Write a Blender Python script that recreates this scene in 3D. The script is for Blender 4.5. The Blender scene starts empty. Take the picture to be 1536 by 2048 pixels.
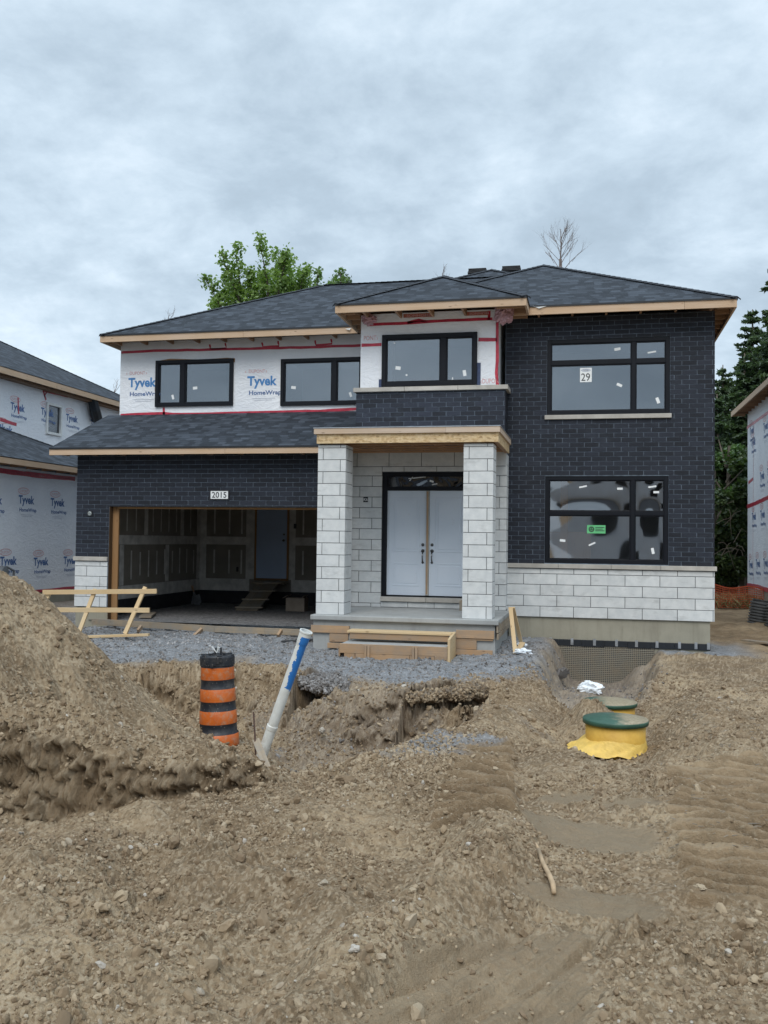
import bpy, math, random
import numpy as np
from mathutils import Vector, Matrix, Quaternion
random.seed(7); rng = np.random.default_rng(7)
S = bpy.context.scene; COL = S.collection
PI = math.pi
# ------------------------------------------------------------------ camera
FPX, YAW, PIT, ROL = 1887.82, math.radians(12.4136), math.radians(1.6837), math.radians(-.71625)
fw = Vector((-math.sin(YAW)*math.cos(PIT), math.cos(YAW)*math.cos(PIT), math.sin(PIT)))
r0 = Vector((math.cos(YAW), math.sin(YAW), 0)); d0 = fw.cross(r0)
rr = r0*math.cos(ROL)+d0*math.sin(ROL); dd = -r0*math.sin(ROL)+d0*math.cos(ROL)
cam = bpy.data.cameras.new('camera'); co = bpy.data.objects.new('camera', cam); COL.objects.link(co)
cam.sensor_fit = 'HORIZONTAL'; cam.sensor_width = 36; cam.lens = 36*FPX/1536
cam.clip_start = .05; cam.clip_end = 3000
mr = Matrix.Identity(4)
for i in range(3): mr[i][0] = rr[i]; mr[i][1] = -dd[i]; mr[i][2] = -fw[i]
co.matrix_world = mr; S.camera = co
def ray(x, y): return rr*((x-768)/FPX)+dd*((y-1024)/FPX)+fw
def at(x, y, Y): d = ray(x, y); return d*(Y/d.y)          # point of the place seen at a picture position, Y metres deep
def atz(x, y, Z): d = ray(x, y); return d*(Z/d.z)
def atx(x, y, X): d = ray(x, y); return d*(X/d.x)
# ------------------------------------------------------------------ view, world, sun
S.view_settings.view_transform = 'Standard'; S.view_settings.look = 'None'
S.view_settings.exposure = .55; S.view_settings.gamma = 1
SUN_EL, SUN_AZ = 48, 176     # elevation, compass rotation (behind the camera, a little to the left)
W = bpy.data.worlds.new("World"); S.world = W; W.use_nodes = True
nt = W.node_tree; nt.nodes.clear()
def wn(t, **k):
    n = nt.nodes.new(t)
    for a, b in k.items(): setattr(n, a, b)
    return n
sky = wn('ShaderNodeTexSky', sky_type='NISHITA', sun_disc=False); sky.sun_elevation = math.radians(SUN_EL); sky.sun_rotation = math.radians(SUN_AZ)
tc = wn('ShaderNodeTexCoord'); sep = wn('ShaderNodeSeparateXYZ'); nt.links.new(tc.outputs['Generated'], sep.inputs[0])
def wm(op, a, b=None, c=None, clamp=False):
    n = wn('ShaderNodeMath', operation=op, use_clamp=clamp)
    for i, v in enumerate((a, b, c)):
        if v is None: continue
        if hasattr(v, 'is_linked'): nt.links.new(v, n.inputs[i])
        else: n.inputs[i].default_value = v
    return n.outputs[0]
# cloud layer: directions projected on a high flat layer, so clouds flatten toward the horizon
zc = wm('MAXIMUM', sep.outputs[2], .0); zc = wm('ADD', zc, .30)
cx = wm('DIVIDE', sep.outputs[0], zc); cy = wm('DIVIDE', sep.outputs[1], zc)
cmb = wn('ShaderNodeCombineXYZ'); nt.links.new(cx, cmb.inputs[0]); nt.links.new(cy, cmb.inputs[1])
def wnoise(scale, det, rough, dist, off):
    mp = wn('ShaderNodeMapping'); mp.inputs['Location'].default_value = off; nt.links.new(cmb.outputs[0], mp.inputs[0])
    n = wn('ShaderNodeTexNoise'); n.inputs['Scale'].default_value = scale; n.inputs['Detail'].default_value = det
    n.inputs['Roughness'].default_value = rough; n.inputs['Distortion'].default_value = dist
    nt.links.new(mp.outputs[0], n.inputs['Vector']); return n.outputs['Fac']
n1 = wnoise(1.6, 8, .58, .2, (5.6, 2.3, 0)); n2 = wnoise(5.6, 9, .62, .15, (8.3, 4.2, 0))
mixn = wm('ADD', wm('MULTIPLY', n1, .55), wm('MULTIPLY', n2, .45))
cr = wn('ShaderNodeValToRGB'); nt.links.new(mixn, cr.inputs[0])
e = cr.color_ramp.elements; e[0].position = .34; e[0].color = (.31, .385, .455, 1); e[1].position = .68; e[1].color = (.63, .72, .80, 1)
m_ = cr.color_ramp.elements.new(.44); m_.color = (.36, .445, .525, 1); m_ = cr.color_ramp.elements.new(.54); m_.color = (.46, .555, .64, 1)
# overcast skies brighten toward the zenith
up = wm('MULTIPLY', wm('SUBTRACT', sep.outputs[2], .5, clamp=True), 2.2); up = wm('ADD', up, 1)
vs = wn('ShaderNodeVectorMath', operation='SCALE'); nt.links.new(cr.outputs[0], vs.inputs[0]); nt.links.new(up, vs.inputs['Scale'])
vs2 = wn('ShaderNodeVectorMath', operation='SCALE'); nt.links.new(vs.outputs[0], vs2.inputs[0]); vs2.inputs['Scale'].default_value = 10
mx = wn('ShaderNodeMix', data_type='RGBA'); mx.inputs[0].default_value = .94
nt.links.new(sky.outputs[0], mx.inputs[6]); nt.links.new(vs2.outputs[0], mx.inputs[7])
bg = wn('ShaderNodeBackground'); bg.inputs['Strength'].default_value = .1; nt.links.new(mx.outputs[2], bg.inputs['Color'])
wo = wn('ShaderNodeOutputWorld'); nt.links.new(bg.outputs[0], wo.inputs['Surface'])
sl = bpy.data.lights.new('sun', 'SUN'); sl.energy = 1.3; sl.angle = math.radians(38); sl.color = (1, .96, .9)
so = bpy.data.objects.new('sun', sl); COL.objects.link(so)
el, az = math.radians(SUN_EL), math.radians(SUN_AZ)
so.rotation_euler = Vector((math.sin(az)*math.cos(el), math.cos(az)*math.cos(el), math.sin(el))).to_track_quat('Z', 'Y').to_euler()
# ------------------------------------------------------------------ materials
class NT:
    def __init__(s, name):
        s.m = bpy.data.materials.new(name); s.m.use_nodes = True; s.t = s.m.node_tree; s.t.nodes.clear()
        s.b = s.n('ShaderNodeBsdfPrincipled'); s.o = s.n('ShaderNodeOutputMaterial'); s.l(s.b.outputs[0], s.o.inputs[0])
        s._tc = None
    def n(s, t, **k):
        x = s.t.nodes.new(t)
        for a, b in k.items(): setattr(x, a, b)
        return x
    def l(s, a, b): s.t.links.new(a, b)
    def set(s, sock, v):
        if hasattr(v, 'is_linked'): s.l(v, sock)
        else: sock.default_value = v
    def tc(s, k='Object'):
        if not s._tc: s._tc = s.n('ShaderNodeTexCoord')
        return s._tc.outputs[k]
    def mp(s, v, sc=(1, 1, 1), loc=(0, 0, 0)):
        x = s.n('ShaderNodeMapping'); x.inputs['Scale'].default_value = sc; x.inputs['Location'].default_value = loc; s.l(v, x.inputs[0]); return x.outputs[0]
    def noise(s, v, scale, det=4, rough=.55, dist=0):
        x = s.n('ShaderNodeTexNoise'); s.l(v, x.inputs['Vector']); x.inputs['Scale'].default_value = scale; x.inputs['Detail'].default_value = det
        x.inputs['Roughness'].default_value = rough; x.inputs['Distortion'].default_value = dist; return x.outputs['Fac']
    def vor(s, v, scale, out='Distance', feat='F1'):
        x = s.n('ShaderNodeTexVoronoi', feature=feat); s.l(v, x.inputs['Vector']); x.inputs['Scale'].default_value = scale; return x.outputs[out]
    def mix(s, f, a, b, mode='MIX'):
        x = s.n('ShaderNodeMix', data_type='RGBA', blend_type=mode); s.set(x.inputs[0], f)
        for i, v in ((6, a), (7, b)): s.set(x.inputs[i], v if hasattr(v, 'is_linked') else (*v, 1) if len(v) == 3 else v)
        return x.outputs[2]
    def math(s, op, a, b=None, clamp=False):
        x = s.n('ShaderNodeMath', operation=op, use_clamp=clamp); s.set(x.inputs[0], a)
        if b is not None: s.set(x.inputs[1], b)
        return x.outputs[0]
    def rng(s, v, a, b, c=0, d=1):
        x = s.n('ShaderNodeMapRange'); s.l(v, x.inputs[0]); x.inputs[1].default_value = a; x.inputs[2].default_value = b; x.inputs[3].default_value = c; x.inputs[4].default_value = d; return x.outputs[0]
    def attr(s, nme, out='Fac'): x = s.n('ShaderNodeAttribute', attribute_name=nme); return x.outputs[out]
    def bump(s, h, st, dist=.01, nrm=None):
        x = s.n('ShaderNodeBump'); x.inputs['Strength'].default_value = st; x.inputs['Distance'].default_value = dist; s.l(h, x.inputs['Height'])
        if nrm is not None: s.l(nrm, x.inputs['Normal'])
        return x.outputs[0]
    def fin(s, col=None, rough=None, nrm=None, metal=None, spec=None):
        if col is not None: s.set(s.b.inputs['Base Color'], col if hasattr(col, 'is_linked') else (*col, 1))
        if rough is not None: s.set(s.b.inputs['Roughness'], rough)
        if nrm is not None: s.l(nrm, s.b.inputs['Normal'])
        if metal is not None: s.b.inputs['Metallic'].default_value = metal
        if spec is not None: s.b.inputs['Specular IOR Level'].default_value = spec
        return s.m
def simple(name, c, rough=.6, var=.12, scale=6, bump=.2, bs=40, metal=0, tone=False, dirt=None, spec=None):
    t = NT(name); o = t.tc(); f = t.noise(o, scale, 5)
    lo = tuple(x*(1-var) for x in c); hi = tuple(min(1, x*(1+var)) for x in c)
    col = t.mix(t.rng(f, .3, .7), lo, hi)
    if tone: col = t.mix(1.0, col, t.attr('tone', 'Color'), 'MULTIPLY')
    if dirt:
        d = t.noise(o, dirt[1], 6, .65); col = t.mix(t.math('MULTIPLY', t.rng(d, .48, .68), dirt[2]), col, dirt[0])
    b = t.bump(t.noise(o, bs, 4), bump, .004)
    return t.fin(col, rough, b, metal, spec)
def wood(name, c, dark=.72, knots=True, old=0, rough=.75):
    t = NT(name); u = t.tc('UV')
    g = t.noise(t.mp(u, (1.2, 55, 1)), 1.0, 4, .6, .6); col = t.mix(t.rng(g, .3, .72), tuple(x*dark for x in c), c)
    big = t.noise(t.mp(u, (1.0, 4, 1), (5, 3, 0)), 1.4, 3); col = t.mix(t.rng(big, .35, .7, 0, .5), col, (c[0]*.8, c[1]*.68, c[2]*.5))
    col = t.mix(1.0, col, t.attr('tone', 'Color'), 'MULTIPLY')
    if knots:
        k = t.vor(t.mp(u, (1.7, 7, 1)), 1.6); col = t.mix(t.rng(k, .045, .11, .85, 0), col, (c[0]*.22, c[1]*.15, c[2]*.12))
    if old: col = t.mix(t.math('MULTIPLY', t.rng(t.noise(t.tc(), 3.5, 6, .7), .42, .66), old), col, (.21, .2, .18))
    return t.fin(col, rough, t.bump(g, .25, .003))
M = {}
def brickm():
    t = NT('dark_brick'); o = t.tc(); f = t.noise(o, 30, 5, .7)
    c = t.mix(1.0, t.mix(t.rng(f, .3, .7), (.0105, .0135, .022), (.019, .023, .034)), t.attr('tone', 'Color'), 'MULTIPLY')
    ef = t.noise(t.mp(o, (1, 1, 1.6)), 1.6, 7, .7); c = t.mix(t.math('MULTIPLY', t.rng(ef, .58, .75), .16), c, (.12, .15, .19))
    return t.fin(c, .72, t.bump(t.noise(t.mp(o, (1, 1, 5)), 60, 3), .35, .004), spec=.35)
M['brick'] = brickm()
M['mortar'] = simple('grey_mortar', (.135, .17, .215), .9, .4, 9, .4, 90)
M['mortar_s'] = simple('dark_joint', (.10, .105, .11), .9, .2, 9, .4, 90)
def stonem():
    t = NT('pale_stone'); o = t.tc(); f = t.noise(o, 7, 6, .6)
    c = t.mix(t.rng(f, .3, .7), (.54, .56, .565), (.66, .67, .665))
    c = t.mix(1.0, c, t.attr('tone', 'Color'), 'MULTIPLY')
    s = t.noise(t.mp(o, (2, 2, 5)), 1.3, 5, .7); c = t.mix(t.math('MULTIPLY', t.rng(s, .54, .72), .5), c, (.33, .33, .32))
    return t.fin(c, .85, t.bump(t.noise(t.mp(o, (3, 3, 20)), 6, 4), .3, .006))
M['stone'] = stonem()
M['cap'] = simple('limestone_cap', (.44, .415, .375), .85, .14, 5, .3, 60, tone=True, dirt=((.25, .23, .2), 3, .4))
def concretem(name, c, stain):
    t = NT(name); o = t.tc(); c1 = t.mix(t.rng(t.noise(o, 2.2, 7, .65), .3, .7), tuple(x*.8 for x in c), c)
    c1 = t.mix(t.math('MULTIPLY', t.rng(t.noise(t.mp(o, (4, 4, .6)), 1.1, 6, .7), .5, .7), .55), c1, stain)
    c1 = t.mix(t.rng(t.vor(o, 26), .03, .1, .5, 0), c1, (.12, .11, .1))
    return t.fin(c1, .88, t.bump(t.noise(o, 45, 5), .3, .004))
M['concrete'] = concretem('foundation_concrete', (.335, .315, .25), (.2, .18, .14))
M['concrete_g'] = concretem('grey_concrete', (.37, .38, .375), (.22, .22, .21))
def tyvekm():
    t = NT('house_wrap'); o = t.tc()
    w = t.noise(t.mp(o, (1, 1, 2.2)), 2.2, 3, .5, 1.6); w2 = t.noise(t.mp(o, (1.5, 1.5, .8), (4, 4, 4)), 7, 3, .55, 1.2); w3 = t.noise(o, 22, 3, .6)
    rid = t.math('ABSOLUTE', t.math('SUBTRACT', w, .5)); rid = t.rng(rid, 0, .09, 1, 0)
    h = t.math('ADD', t.math('MULTIPLY', rid, .6), t.math('ADD', t.math('MULTIPLY', w2, .5), t.math('MULTIPLY', w3, .10)))
    c = t.mix(t.rng(t.noise(o, .9, 6, .65), .35, .7), (.72, .745, .79), (.83, .845, .875))
    return t.fin(c, .55, t.bump(h, .20, .06), spec=.3)
M['tyvek'] = tyvekm()
def tapem():
    t = NT('red_tape'); o = t.tc(); c = t.mix(t.rng(t.noise(o, 9, 5, .7), .3, .7), (.33, .012, .035), (.56, .035, .07))
    return t.fin(c, .35, t.bump(t.noise(o, 30, 4), .6, .01))
M['tape'] = tapem()
M['ink_blue'] = simple('blue_print', (.07, .23, .50), .6, .15, 4)
M['ink_navy'] = simple('navy_print', (.07, .14, .32), .6, .15, 4)
M['ink_red'] = simple('pale_red_print', (.62, .33, .34), .6, .1, 4)
M['ink_grey'] = simple('grey_print', (.42, .45, .53), .6, .1, 4)
M['black'] = simple('black_ink', (.015, .015, .02), .5, .1, 4)
M['fascia'] = wood('fresh_spruce', (.60, .44, .31), .84)
M['board'] = wood('pine_board', (.66, .50, .30), .82)
M['form'] = wood('form_lumber', (.47, .31, .185), .76, old=.45)
M['form_old'] = wood('weathered_lumber', (.36, .29, .21), .7, old=.85)
M['jamb'] = wood('brown_jamb_wood', (.36, .20, .085), .75)
M['rafter'] = wood('roof_framing', (.42, .26, .16), .75, knots=False)
def osbm():
    t = NT('strand_board'); u = t.tc(); 
    v = t.n('ShaderNodeTexVoronoi'); t.l(t.mp(u, (14, 14, 38)), v.inputs['Vector']); v.inputs['Scale'].default_value = 1
    c = t.mix(t.math('MULTIPLY', t.rng(t.noise(t.mp(u, (1, 1, 1)), 20, 4), .3, .7), 1), (.40, .25, .11), (.66, .50, .28))
    r = t.n('ShaderNodeSeparateColor'); t.l(v.outputs['Color'], r.inputs[0]); c = t.mix(t.math('MULTIPLY', r.outputs[0], .55), c, (.72, .58, .38)); c = t.mix(t.rng(r.outputs[1], .78, 1, 0, .6), c, (.22, .12, .05))
    return t.fin(c, .8, t.bump(v.outputs['Distance'], .3, .004))
M['osb'] = osbm()
def shinglem():
    t = NT('charcoal_shingle'); u = t.tc('UV'); s = t.n('ShaderNodeSeparateXYZ'); t.l(u, s.inputs[0]); U, V = s.outputs[0], s.outputs[1]
    row = t.math('DIVIDE', V, .143); ri = t.math('FLOOR', row); rf = t.math('FRACT', row)
    wn1 = t.n('ShaderNodeTexWhiteNoise', noise_dimensions='1D'); t.l(ri, wn1.inputs['W'])
    x = t.math('ADD', t.math('DIVIDE', U, .16), t.math('MULTIPLY', wn1.outputs[0], 7.3)); nz = t.noise(t.mp(u, (2.2, 7, 1)), 1, 2); x = t.math('ADD', x, t.math('MULTIPLY', nz, 1.4))
    xi = t.math('FLOOR', x)
    cb = t.n('ShaderNodeCombineXYZ'); t.l(xi, cb.inputs[0]); t.l(ri, cb.inputs[1]); w2 = t.n('ShaderNodeTexWhiteNoise', noise_dimensions='2D'); t.l(cb.outputs[0], w2.inputs['Vector'])
    tab = w2.outputs[0]
    c = t.mix(t.math('POWER', tab, 1.6), (.008, .012, .018), (.050, .062, .080)); gr = t.noise(t.tc(), 160, 3, .7); c = t.mix(t.rng(gr, .4, .72, 0, .3), c, (.085, .10, .125))
    thick = t.math('GREATER_THAN', tab, .5)
    edge = t.rng(rf, 0, .16, 1, 0); c = t.mix(t.math('MULTIPLY', edge, t.math('ADD', t.math('MULTIPLY', thick, .5), .35)), c, (.008, .010, .014))  # shadow line along each course, painted into the shingle colour
    h = t.math('ADD', t.math('MULTIPLY', t.math('SUBTRACT', 1, rf), .55), t.math('MULTIPLY', thick, .45))
    b = t.bump(t.math('ADD', h, t.math('MULTIPLY', gr, .12)), .9, .02)
    return t.fin(c, .85, b, spec=.3)
M['shingle'] = shinglem()
M['cap_shingle'] = simple('ridge_shingle', (.022, .027, .036), .85, .3, 12, .5, 120)
M['frame'] = simple('black_window_frame', (.003, .0045, .009), .5, .15, 3, .05, spec=.25)
M['metal_blk'] = simple('black_metal', (.012, .015, .02), .45, .2, 4, .1)
M['steel'] = simple('galvanised_steel', (.5, .52, .55), .35, .15, 10, .2, 60, metal=.8)
def glassm(name, refl, wob, wsc, rough=.02, tint=(.8, .85, .88)):
    t = NT(name); t.t.nodes.remove(t.b); o = t.tc()
    nb = t.bump(t.noise(t.mp(o, (1, 1, 1)), wsc, 2, .5, .8), wob, .1)
    g = t.n('ShaderNodeBsdfGlossy'); g.inputs['Roughness'].default_value = rough; g.inputs['Color'].default_value = (.88, .90, .94, 1); t.l(nb, g.inputs['Normal'])
    tr = t.n('ShaderNodeBsdfTransparent'); tr.inputs['Color'].default_value = (*tint, 1)
    lw = t.n('ShaderNodeLayerWeight'); lw.inputs['Blend'].default_value = .3
    f = t.math('ADD', t.math('MULTIPLY', lw.outputs['Fresnel'], .8), refl, clamp=True)
    mx = t.n('ShaderNodeMixShader'); t.l(f, mx.inputs[0]); t.l(tr.outputs[0], mx.inputs[1]); t.l(g.outputs[0], mx.inputs[2]); t.l(mx.outputs[0], t.o.inputs[0]); return t.m
M['glass'] = glassm('window_glass', .15, .02, 1.5, .05)
M['glass_w'] = glassm('wavy_window_glass', .24, .014, .8, .03, (.72, .74, .75))
M['glass_d'] = glassm('dark_transom_glass', .10, .12, 2, .03, (.35, .37, .4))
M['room'] = simple('room_wall_paint', (.50, .50, .50), .9, .05, 1)
M['roomfloor'] = simple('subfloor_boards', (.35, .27, .18), .9, .2, 2)
M['sticker'] = simple('white_sticker', (.78, .80, .80), .6, .05)
M['green'] = simple('green_sticker', (.12, .48, .20), .6, .1)
def doorm():
    t = NT('primed_door'); o = t.tc(); c = t.mix(t.rng(t.noise(o, 1.5, 5), .3, .7), (.58, .65, .74), (.64, .70, .78))
    c = t.mix(t.math('MULTIPLY', t.rng(t.noise(o, 9, 6, .7), .62, .74), .3), c, (.38, .38, .36)); return t.fin(c, .42, t.bump(t.noise(o, 30, 3), .08, .003))
M['door'] = doorm()
M['door_in'] = simple('inner_door_paint', (.33, .42, .58), .45, .06, 2)
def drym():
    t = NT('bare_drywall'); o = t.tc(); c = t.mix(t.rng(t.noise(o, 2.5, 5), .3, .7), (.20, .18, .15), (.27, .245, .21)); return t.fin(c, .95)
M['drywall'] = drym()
M['compound'] = simple('joint_compound', (.58, .56, .53), .9, .25, 5, .3, 30)
M['tar'] = simple('tarred_curb', (.02, .021, .025), .8, .4, 6)
M['pewter'] = simple('pewter_handle', (.12, .12, .12), .35, .2, 20, .1, metal=.8)
def leafm(name, a, b, tr=.35):
    t = NT(name); c = t.mix(t.attr('tone'), a, b); t.t.nodes.remove(t.b)
    d = t.n('ShaderNodeBsdfDiffuse'); t.l(c, d.inputs[0]); x = t.n('ShaderNodeBsdfTranslucent'); c2 = t.mix(1.0, c, (1.5, 1.7, .7), 'MULTIPLY'); t.l(c2, x.inputs[0])
    g = t.n('ShaderNodeBsdfGlossy'); g.inputs['Roughness'].default_value = .45; g.inputs['Color'].default_value = (.6, .65, .7, 1)
    m1 = t.n('ShaderNodeMixShader'); m1.inputs[0].default_value = tr; t.l(d.outputs[0], m1.inputs[1]); t.l(x.outputs[0], m1.inputs[2])
    m2 = t.n('ShaderNodeMixShader'); m2.inputs[0].default_value = .06; t.l(m1.outputs[0], m2.inputs[1]); t.l(g.outputs[0], m2.inputs[2]); t.l(m2.outputs[0], t.o.inputs[0]); return t.m
M['leaf'] = leafm('spring_leaf', (.10, .175, .04), (.25, .36, .10))
M['leaf_l'] = leafm('bright_leaf', (.07, .13, .045), (.17, .26, .09))
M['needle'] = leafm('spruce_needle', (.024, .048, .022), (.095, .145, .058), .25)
M['bark'] = simple('bark', (.11, .09, .07), .9, .35, 8, .6, 30)
M['twig'] = simple('bare_twig', (.16, .13, .12), .9, .2, 8)
M['vine'] = simple('dry_vine', (.20, .165, .13), .9, .2, 8)

# ------------------------------------------------------------------ mesh helpers
class MB:
    def __init__(s): s.v = []; s.f = []; s.uv = []; s.t = []; s.mi = []
    def face(s, idx, uvs=None, tone=1, mi=0):
        s.f.append(tuple(idx)); s.uv.extend(uvs or [(0, 0)]*len(idx)); s.t.append(tone); s.mi.append(mi)
    def hexa(s, P, tone=1, mi=0, skip=()):
        # P: 8 corners, index bits x=1 y=2 z=4
        b = len(s.v); s.v += [tuple(p) for p in P]
        L = [(Vector(P[1])-Vector(P[0])).length, (Vector(P[2])-Vector(P[0])).length, (Vector(P[4])-Vector(P[0])).length]
        o = random.random()*50
        def uvf(ax, bx, bits):
            la, lb = L[ax], L[bx]; r = []
            for k in bits:
                a = la*((k >> ax) & 1)+o; c = lb*((k >> bx) & 1)+o
                r.append((a, c) if la >= lb else (c, a))
            return r
        for nm, bits, ax, bx in (('x0', (0, 4, 6, 2), 1, 2), ('x1', (1, 3, 7, 5), 1, 2), ('y0', (0, 1, 5, 4), 0, 2), ('y1', (2, 6, 7, 3), 0, 2), ('z0', (0, 2, 3, 1), 0, 1), ('z1', (4, 5, 7, 6), 0, 1)):
            if nm in skip: continue
            s.face([b+k for k in bits], uvf(ax, bx, bits), tone, mi)
    def box(s, x0, x1, y0, y1, z0, z1, tone=1, mi=0, skip=()):
        s.hexa([((x1 if k & 1 else x0), (y1 if k & 2 else y0), (z1 if k & 4 else z0)) for k in range(8)], tone, mi, skip)
    def fbox(s, O, ux, uy, uz, tone=1, mi=0, skip=()):   # origin corner and three edge vectors
        O = Vector(O); ux, uy, uz = Vector(ux), Vector(uy), Vector(uz)
        s.hexa([O+(ux if k & 1 else ux*0)+(uy if k & 2 else uy*0)+(uz if k & 4 else uz*0) for k in range(8)], tone, mi, skip)
    def bar(s, a, b, w, h, up=(0, 0, 1), tone=1, mi=0):    # board from a to b, w across, h along up
        a, b = Vector(a), Vector(b); d = b-a; u = Vector(up); c = d.cross(u).normalized(); u = c.cross(d).normalized()
        s.fbox(a-c*w/2-u*h/2, d, c*w, u*h, tone, mi)
    def quad(s, a, b, c, d, uvs=None, tone=1, mi=0):
        k = len(s.v); s.v += [tuple(a), tuple(b), tuple(c), tuple(d)]; s.face((k, k+1, k+2, k+3), uvs, tone, mi)
    def poly(s, P, uvs=None, tone=1, mi=0):
        k = len(s.v); s.v += [tuple(p) for p in P]; s.face(range(k, k+len(P)), uvs, tone, mi)
    def tube(s, pts, rad, n=8, tone=1, cap=True, mi=0):
        pts = [Vector(p) for p in pts]; R = rad if isinstance(rad, (list, tuple)) else [rad]*len(pts); k0 = len(s.v); prev = None
        for i, p in enumerate(pts):
            d = (pts[min(i+1, len(pts)-1)]-pts[max(i-1, 0)]).normalized()
            if prev is None:
                x = d.orthogonal().normalized()
            else:
                x = (prev-d*prev.dot(d)); x = x.normalized() if x.length > 1e-6 else d.orthogonal().normalized()
            prev = x; y = d.cross(x)
            for j in range(n): a = 2*PI*j/n; s.v.append(tuple(p+(x*math.cos(a)+y*math.sin(a))*R[i]))
        for i in range(len(pts)-1):
            for j in range(n):
                a = k0+i*n+j; b = k0+i*n+(j+1) % n; s.face((a, b, b+n, a+n), [(i, j/n)]*4, tone, mi)
        if cap:
            s.face([k0+j for j in range(n)][::-1], None, tone, mi); e = k0+(len(pts)-1)*n; s.face([e+j for j in range(n)], None, tone, mi)
    def lathe(s, prof, n=32, C=(0, 0, 0), M3=None, tone=1, mi=None, caps=True):   # prof [(r,z)]
        k0 = len(s.v); C = Vector(C)
        for r, z in prof:
            for j in range(n):
                a = 2*PI*j/n; p = Vector((r*math.cos(a), r*math.sin(a), z))
                if M3: p = M3 @ p
                s.v.append(tuple(C+p))
        for i in range(len(prof)-1):
            for j in range(n):
                a = k0+i*n+j; b = k0+i*n+(j+1) % n; s.face((a, b, b+n, a+n), None, tone, mi[i] if mi else 0)
        if caps:
            s.face([k0+j for j in range(n)][::-1], None, tone, mi[0] if mi else 0); e = k0+(len(prof)-1)*n; s.face([e+j for j in range(n)], None, tone, mi[-1] if mi else 0)
def ROOT(o): return Vector(o['_root']) if o is not None else Vector((0, 0, 0))
def tag(o, label=None, cat=None, group=None, kind=None):
    for k, v in (('label', label), ('category', cat), ('group', group), ('kind', kind)):
        if v: o[k] = v
    return o
def link(name, me, parent=None, root=None, mats=None):
    o = bpy.data.objects.new(name, me); COL.objects.link(o)
    if mats:
        for m in mats: me.materials.append(m)
    if parent is not None:
        o.parent = parent; o['_root'] = parent['_root']
    else:
        rt = Vector(root) if root is not None else Vector((0, 0, 0)); o.location = rt; o['_root'] = tuple(rt)
    return o
def build(name, mb, mats, parent=None, root=None, smooth=False, bevel=0):
    rt = ROOT(parent) if parent is not None else Vector(root) if root is not None else Vector((0, 0, 0))
    me = bpy.data.meshes.new(name); me.from_pydata([(x-rt.x, y-rt.y, z-rt.z) for x, y, z in mb.v], [], mb.f); 
    uvl = me.uv_layers.new(name='UVMap'); uvl.data.foreach_set('uv', [c for p in mb.uv for c in p])
    ca = me.color_attributes.new('tone', 'FLOAT_COLOR', 'CORNER'); buf = []
    for f, t in zip(mb.f, mb.t):
        c = (t, t, t, 1) if not isinstance(t, tuple) else (*t, 1)
        buf += c*len(f)
    ca.data.foreach_set('color', buf)
    me.polygons.foreach_set('material_index', mb.mi)
    if smooth: me.polygons.foreach_set('use_smooth', [True]*len(me.polygons))
    me.update()
    mats = mats if isinstance(mats, (list, tuple)) else [mats]
    o = link(name, me, parent, root, mats)
    if bevel:
        b = o.modifiers.new('bevel', 'BEVEL'); b.width = bevel; b.segments = 2; b.limit_method = 'ANGLE'
    return o
def buildk(name, mb, mats, parent=None, key=None, **kw):   # the pieces of mb as separate parts: by key(centre), or each box its own part
    g = {}; u0 = 0; US = []
    for f in mb.f: US.append(u0); u0 += len(f)
    for i, f in enumerate(mb.f):
        k = min(f)//8 if key is None else key(*[sum(mb.v[j][c] for j in f)/len(f) for c in range(3)])
        g.setdefault(k, []).append(i)
    out = []
    for k, fs in g.items():
        m = MB(); mp = {}
        for i in fs:
            f = mb.f[i]; idx = []
            for j in f:
                if j not in mp: mp[j] = len(m.v); m.v.append(mb.v[j])
                idx.append(mp[j])
            m.face(idx, mb.uv[US[i]:US[i]+len(f)], mb.t[i], mb.mi[i])
        out.append(build(name, m, mats, parent, **kw))
    return out
def empty(name, loc, label, cat, group=None):
    o = bpy.data.objects.new(name, None); COL.objects.link(o); o.location = loc; o['_root'] = tuple(loc); o.empty_display_size = .1
    return tag(o, label, cat, group)
def npmesh(name, V, F, mats, root=(0, 0, 0), attrs=None, smooth=False, parent=None, cornerface=None):
    V = np.asarray(V, np.float32); F = np.asarray(F, np.int32); me = bpy.data.meshes.new(name)
    if parent is not None: root = parent['_root']
    me.vertices.add(len(V)); me.vertices.foreach_set('co', (V-np.array(root, np.float32)).ravel())
    k = F.shape[1]; me.loops.add(F.size); me.loops.foreach_set('vertex_index', F.ravel()); me.polygons.add(len(F))
    me.polygons.foreach_set('loop_start', np.arange(0, F.size, k, dtype=np.int32))
    try: me.polygons.foreach_set('loop_total', np.full(len(F), k, np.int32))
    except Exception: pass
    me.update(calc_edges=True)
    for n, a in (attrs or {}).items():
        at_ = me.attributes.new(n, 'FLOAT', 'POINT'); at_.data.foreach_set('value', np.asarray(a, np.float32))
    me.polygons.foreach_set('use_smooth', np.full(len(F), bool(smooth)))
    return link(name, me, parent, root, mats if isinstance(mats, list) else [mats])
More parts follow.
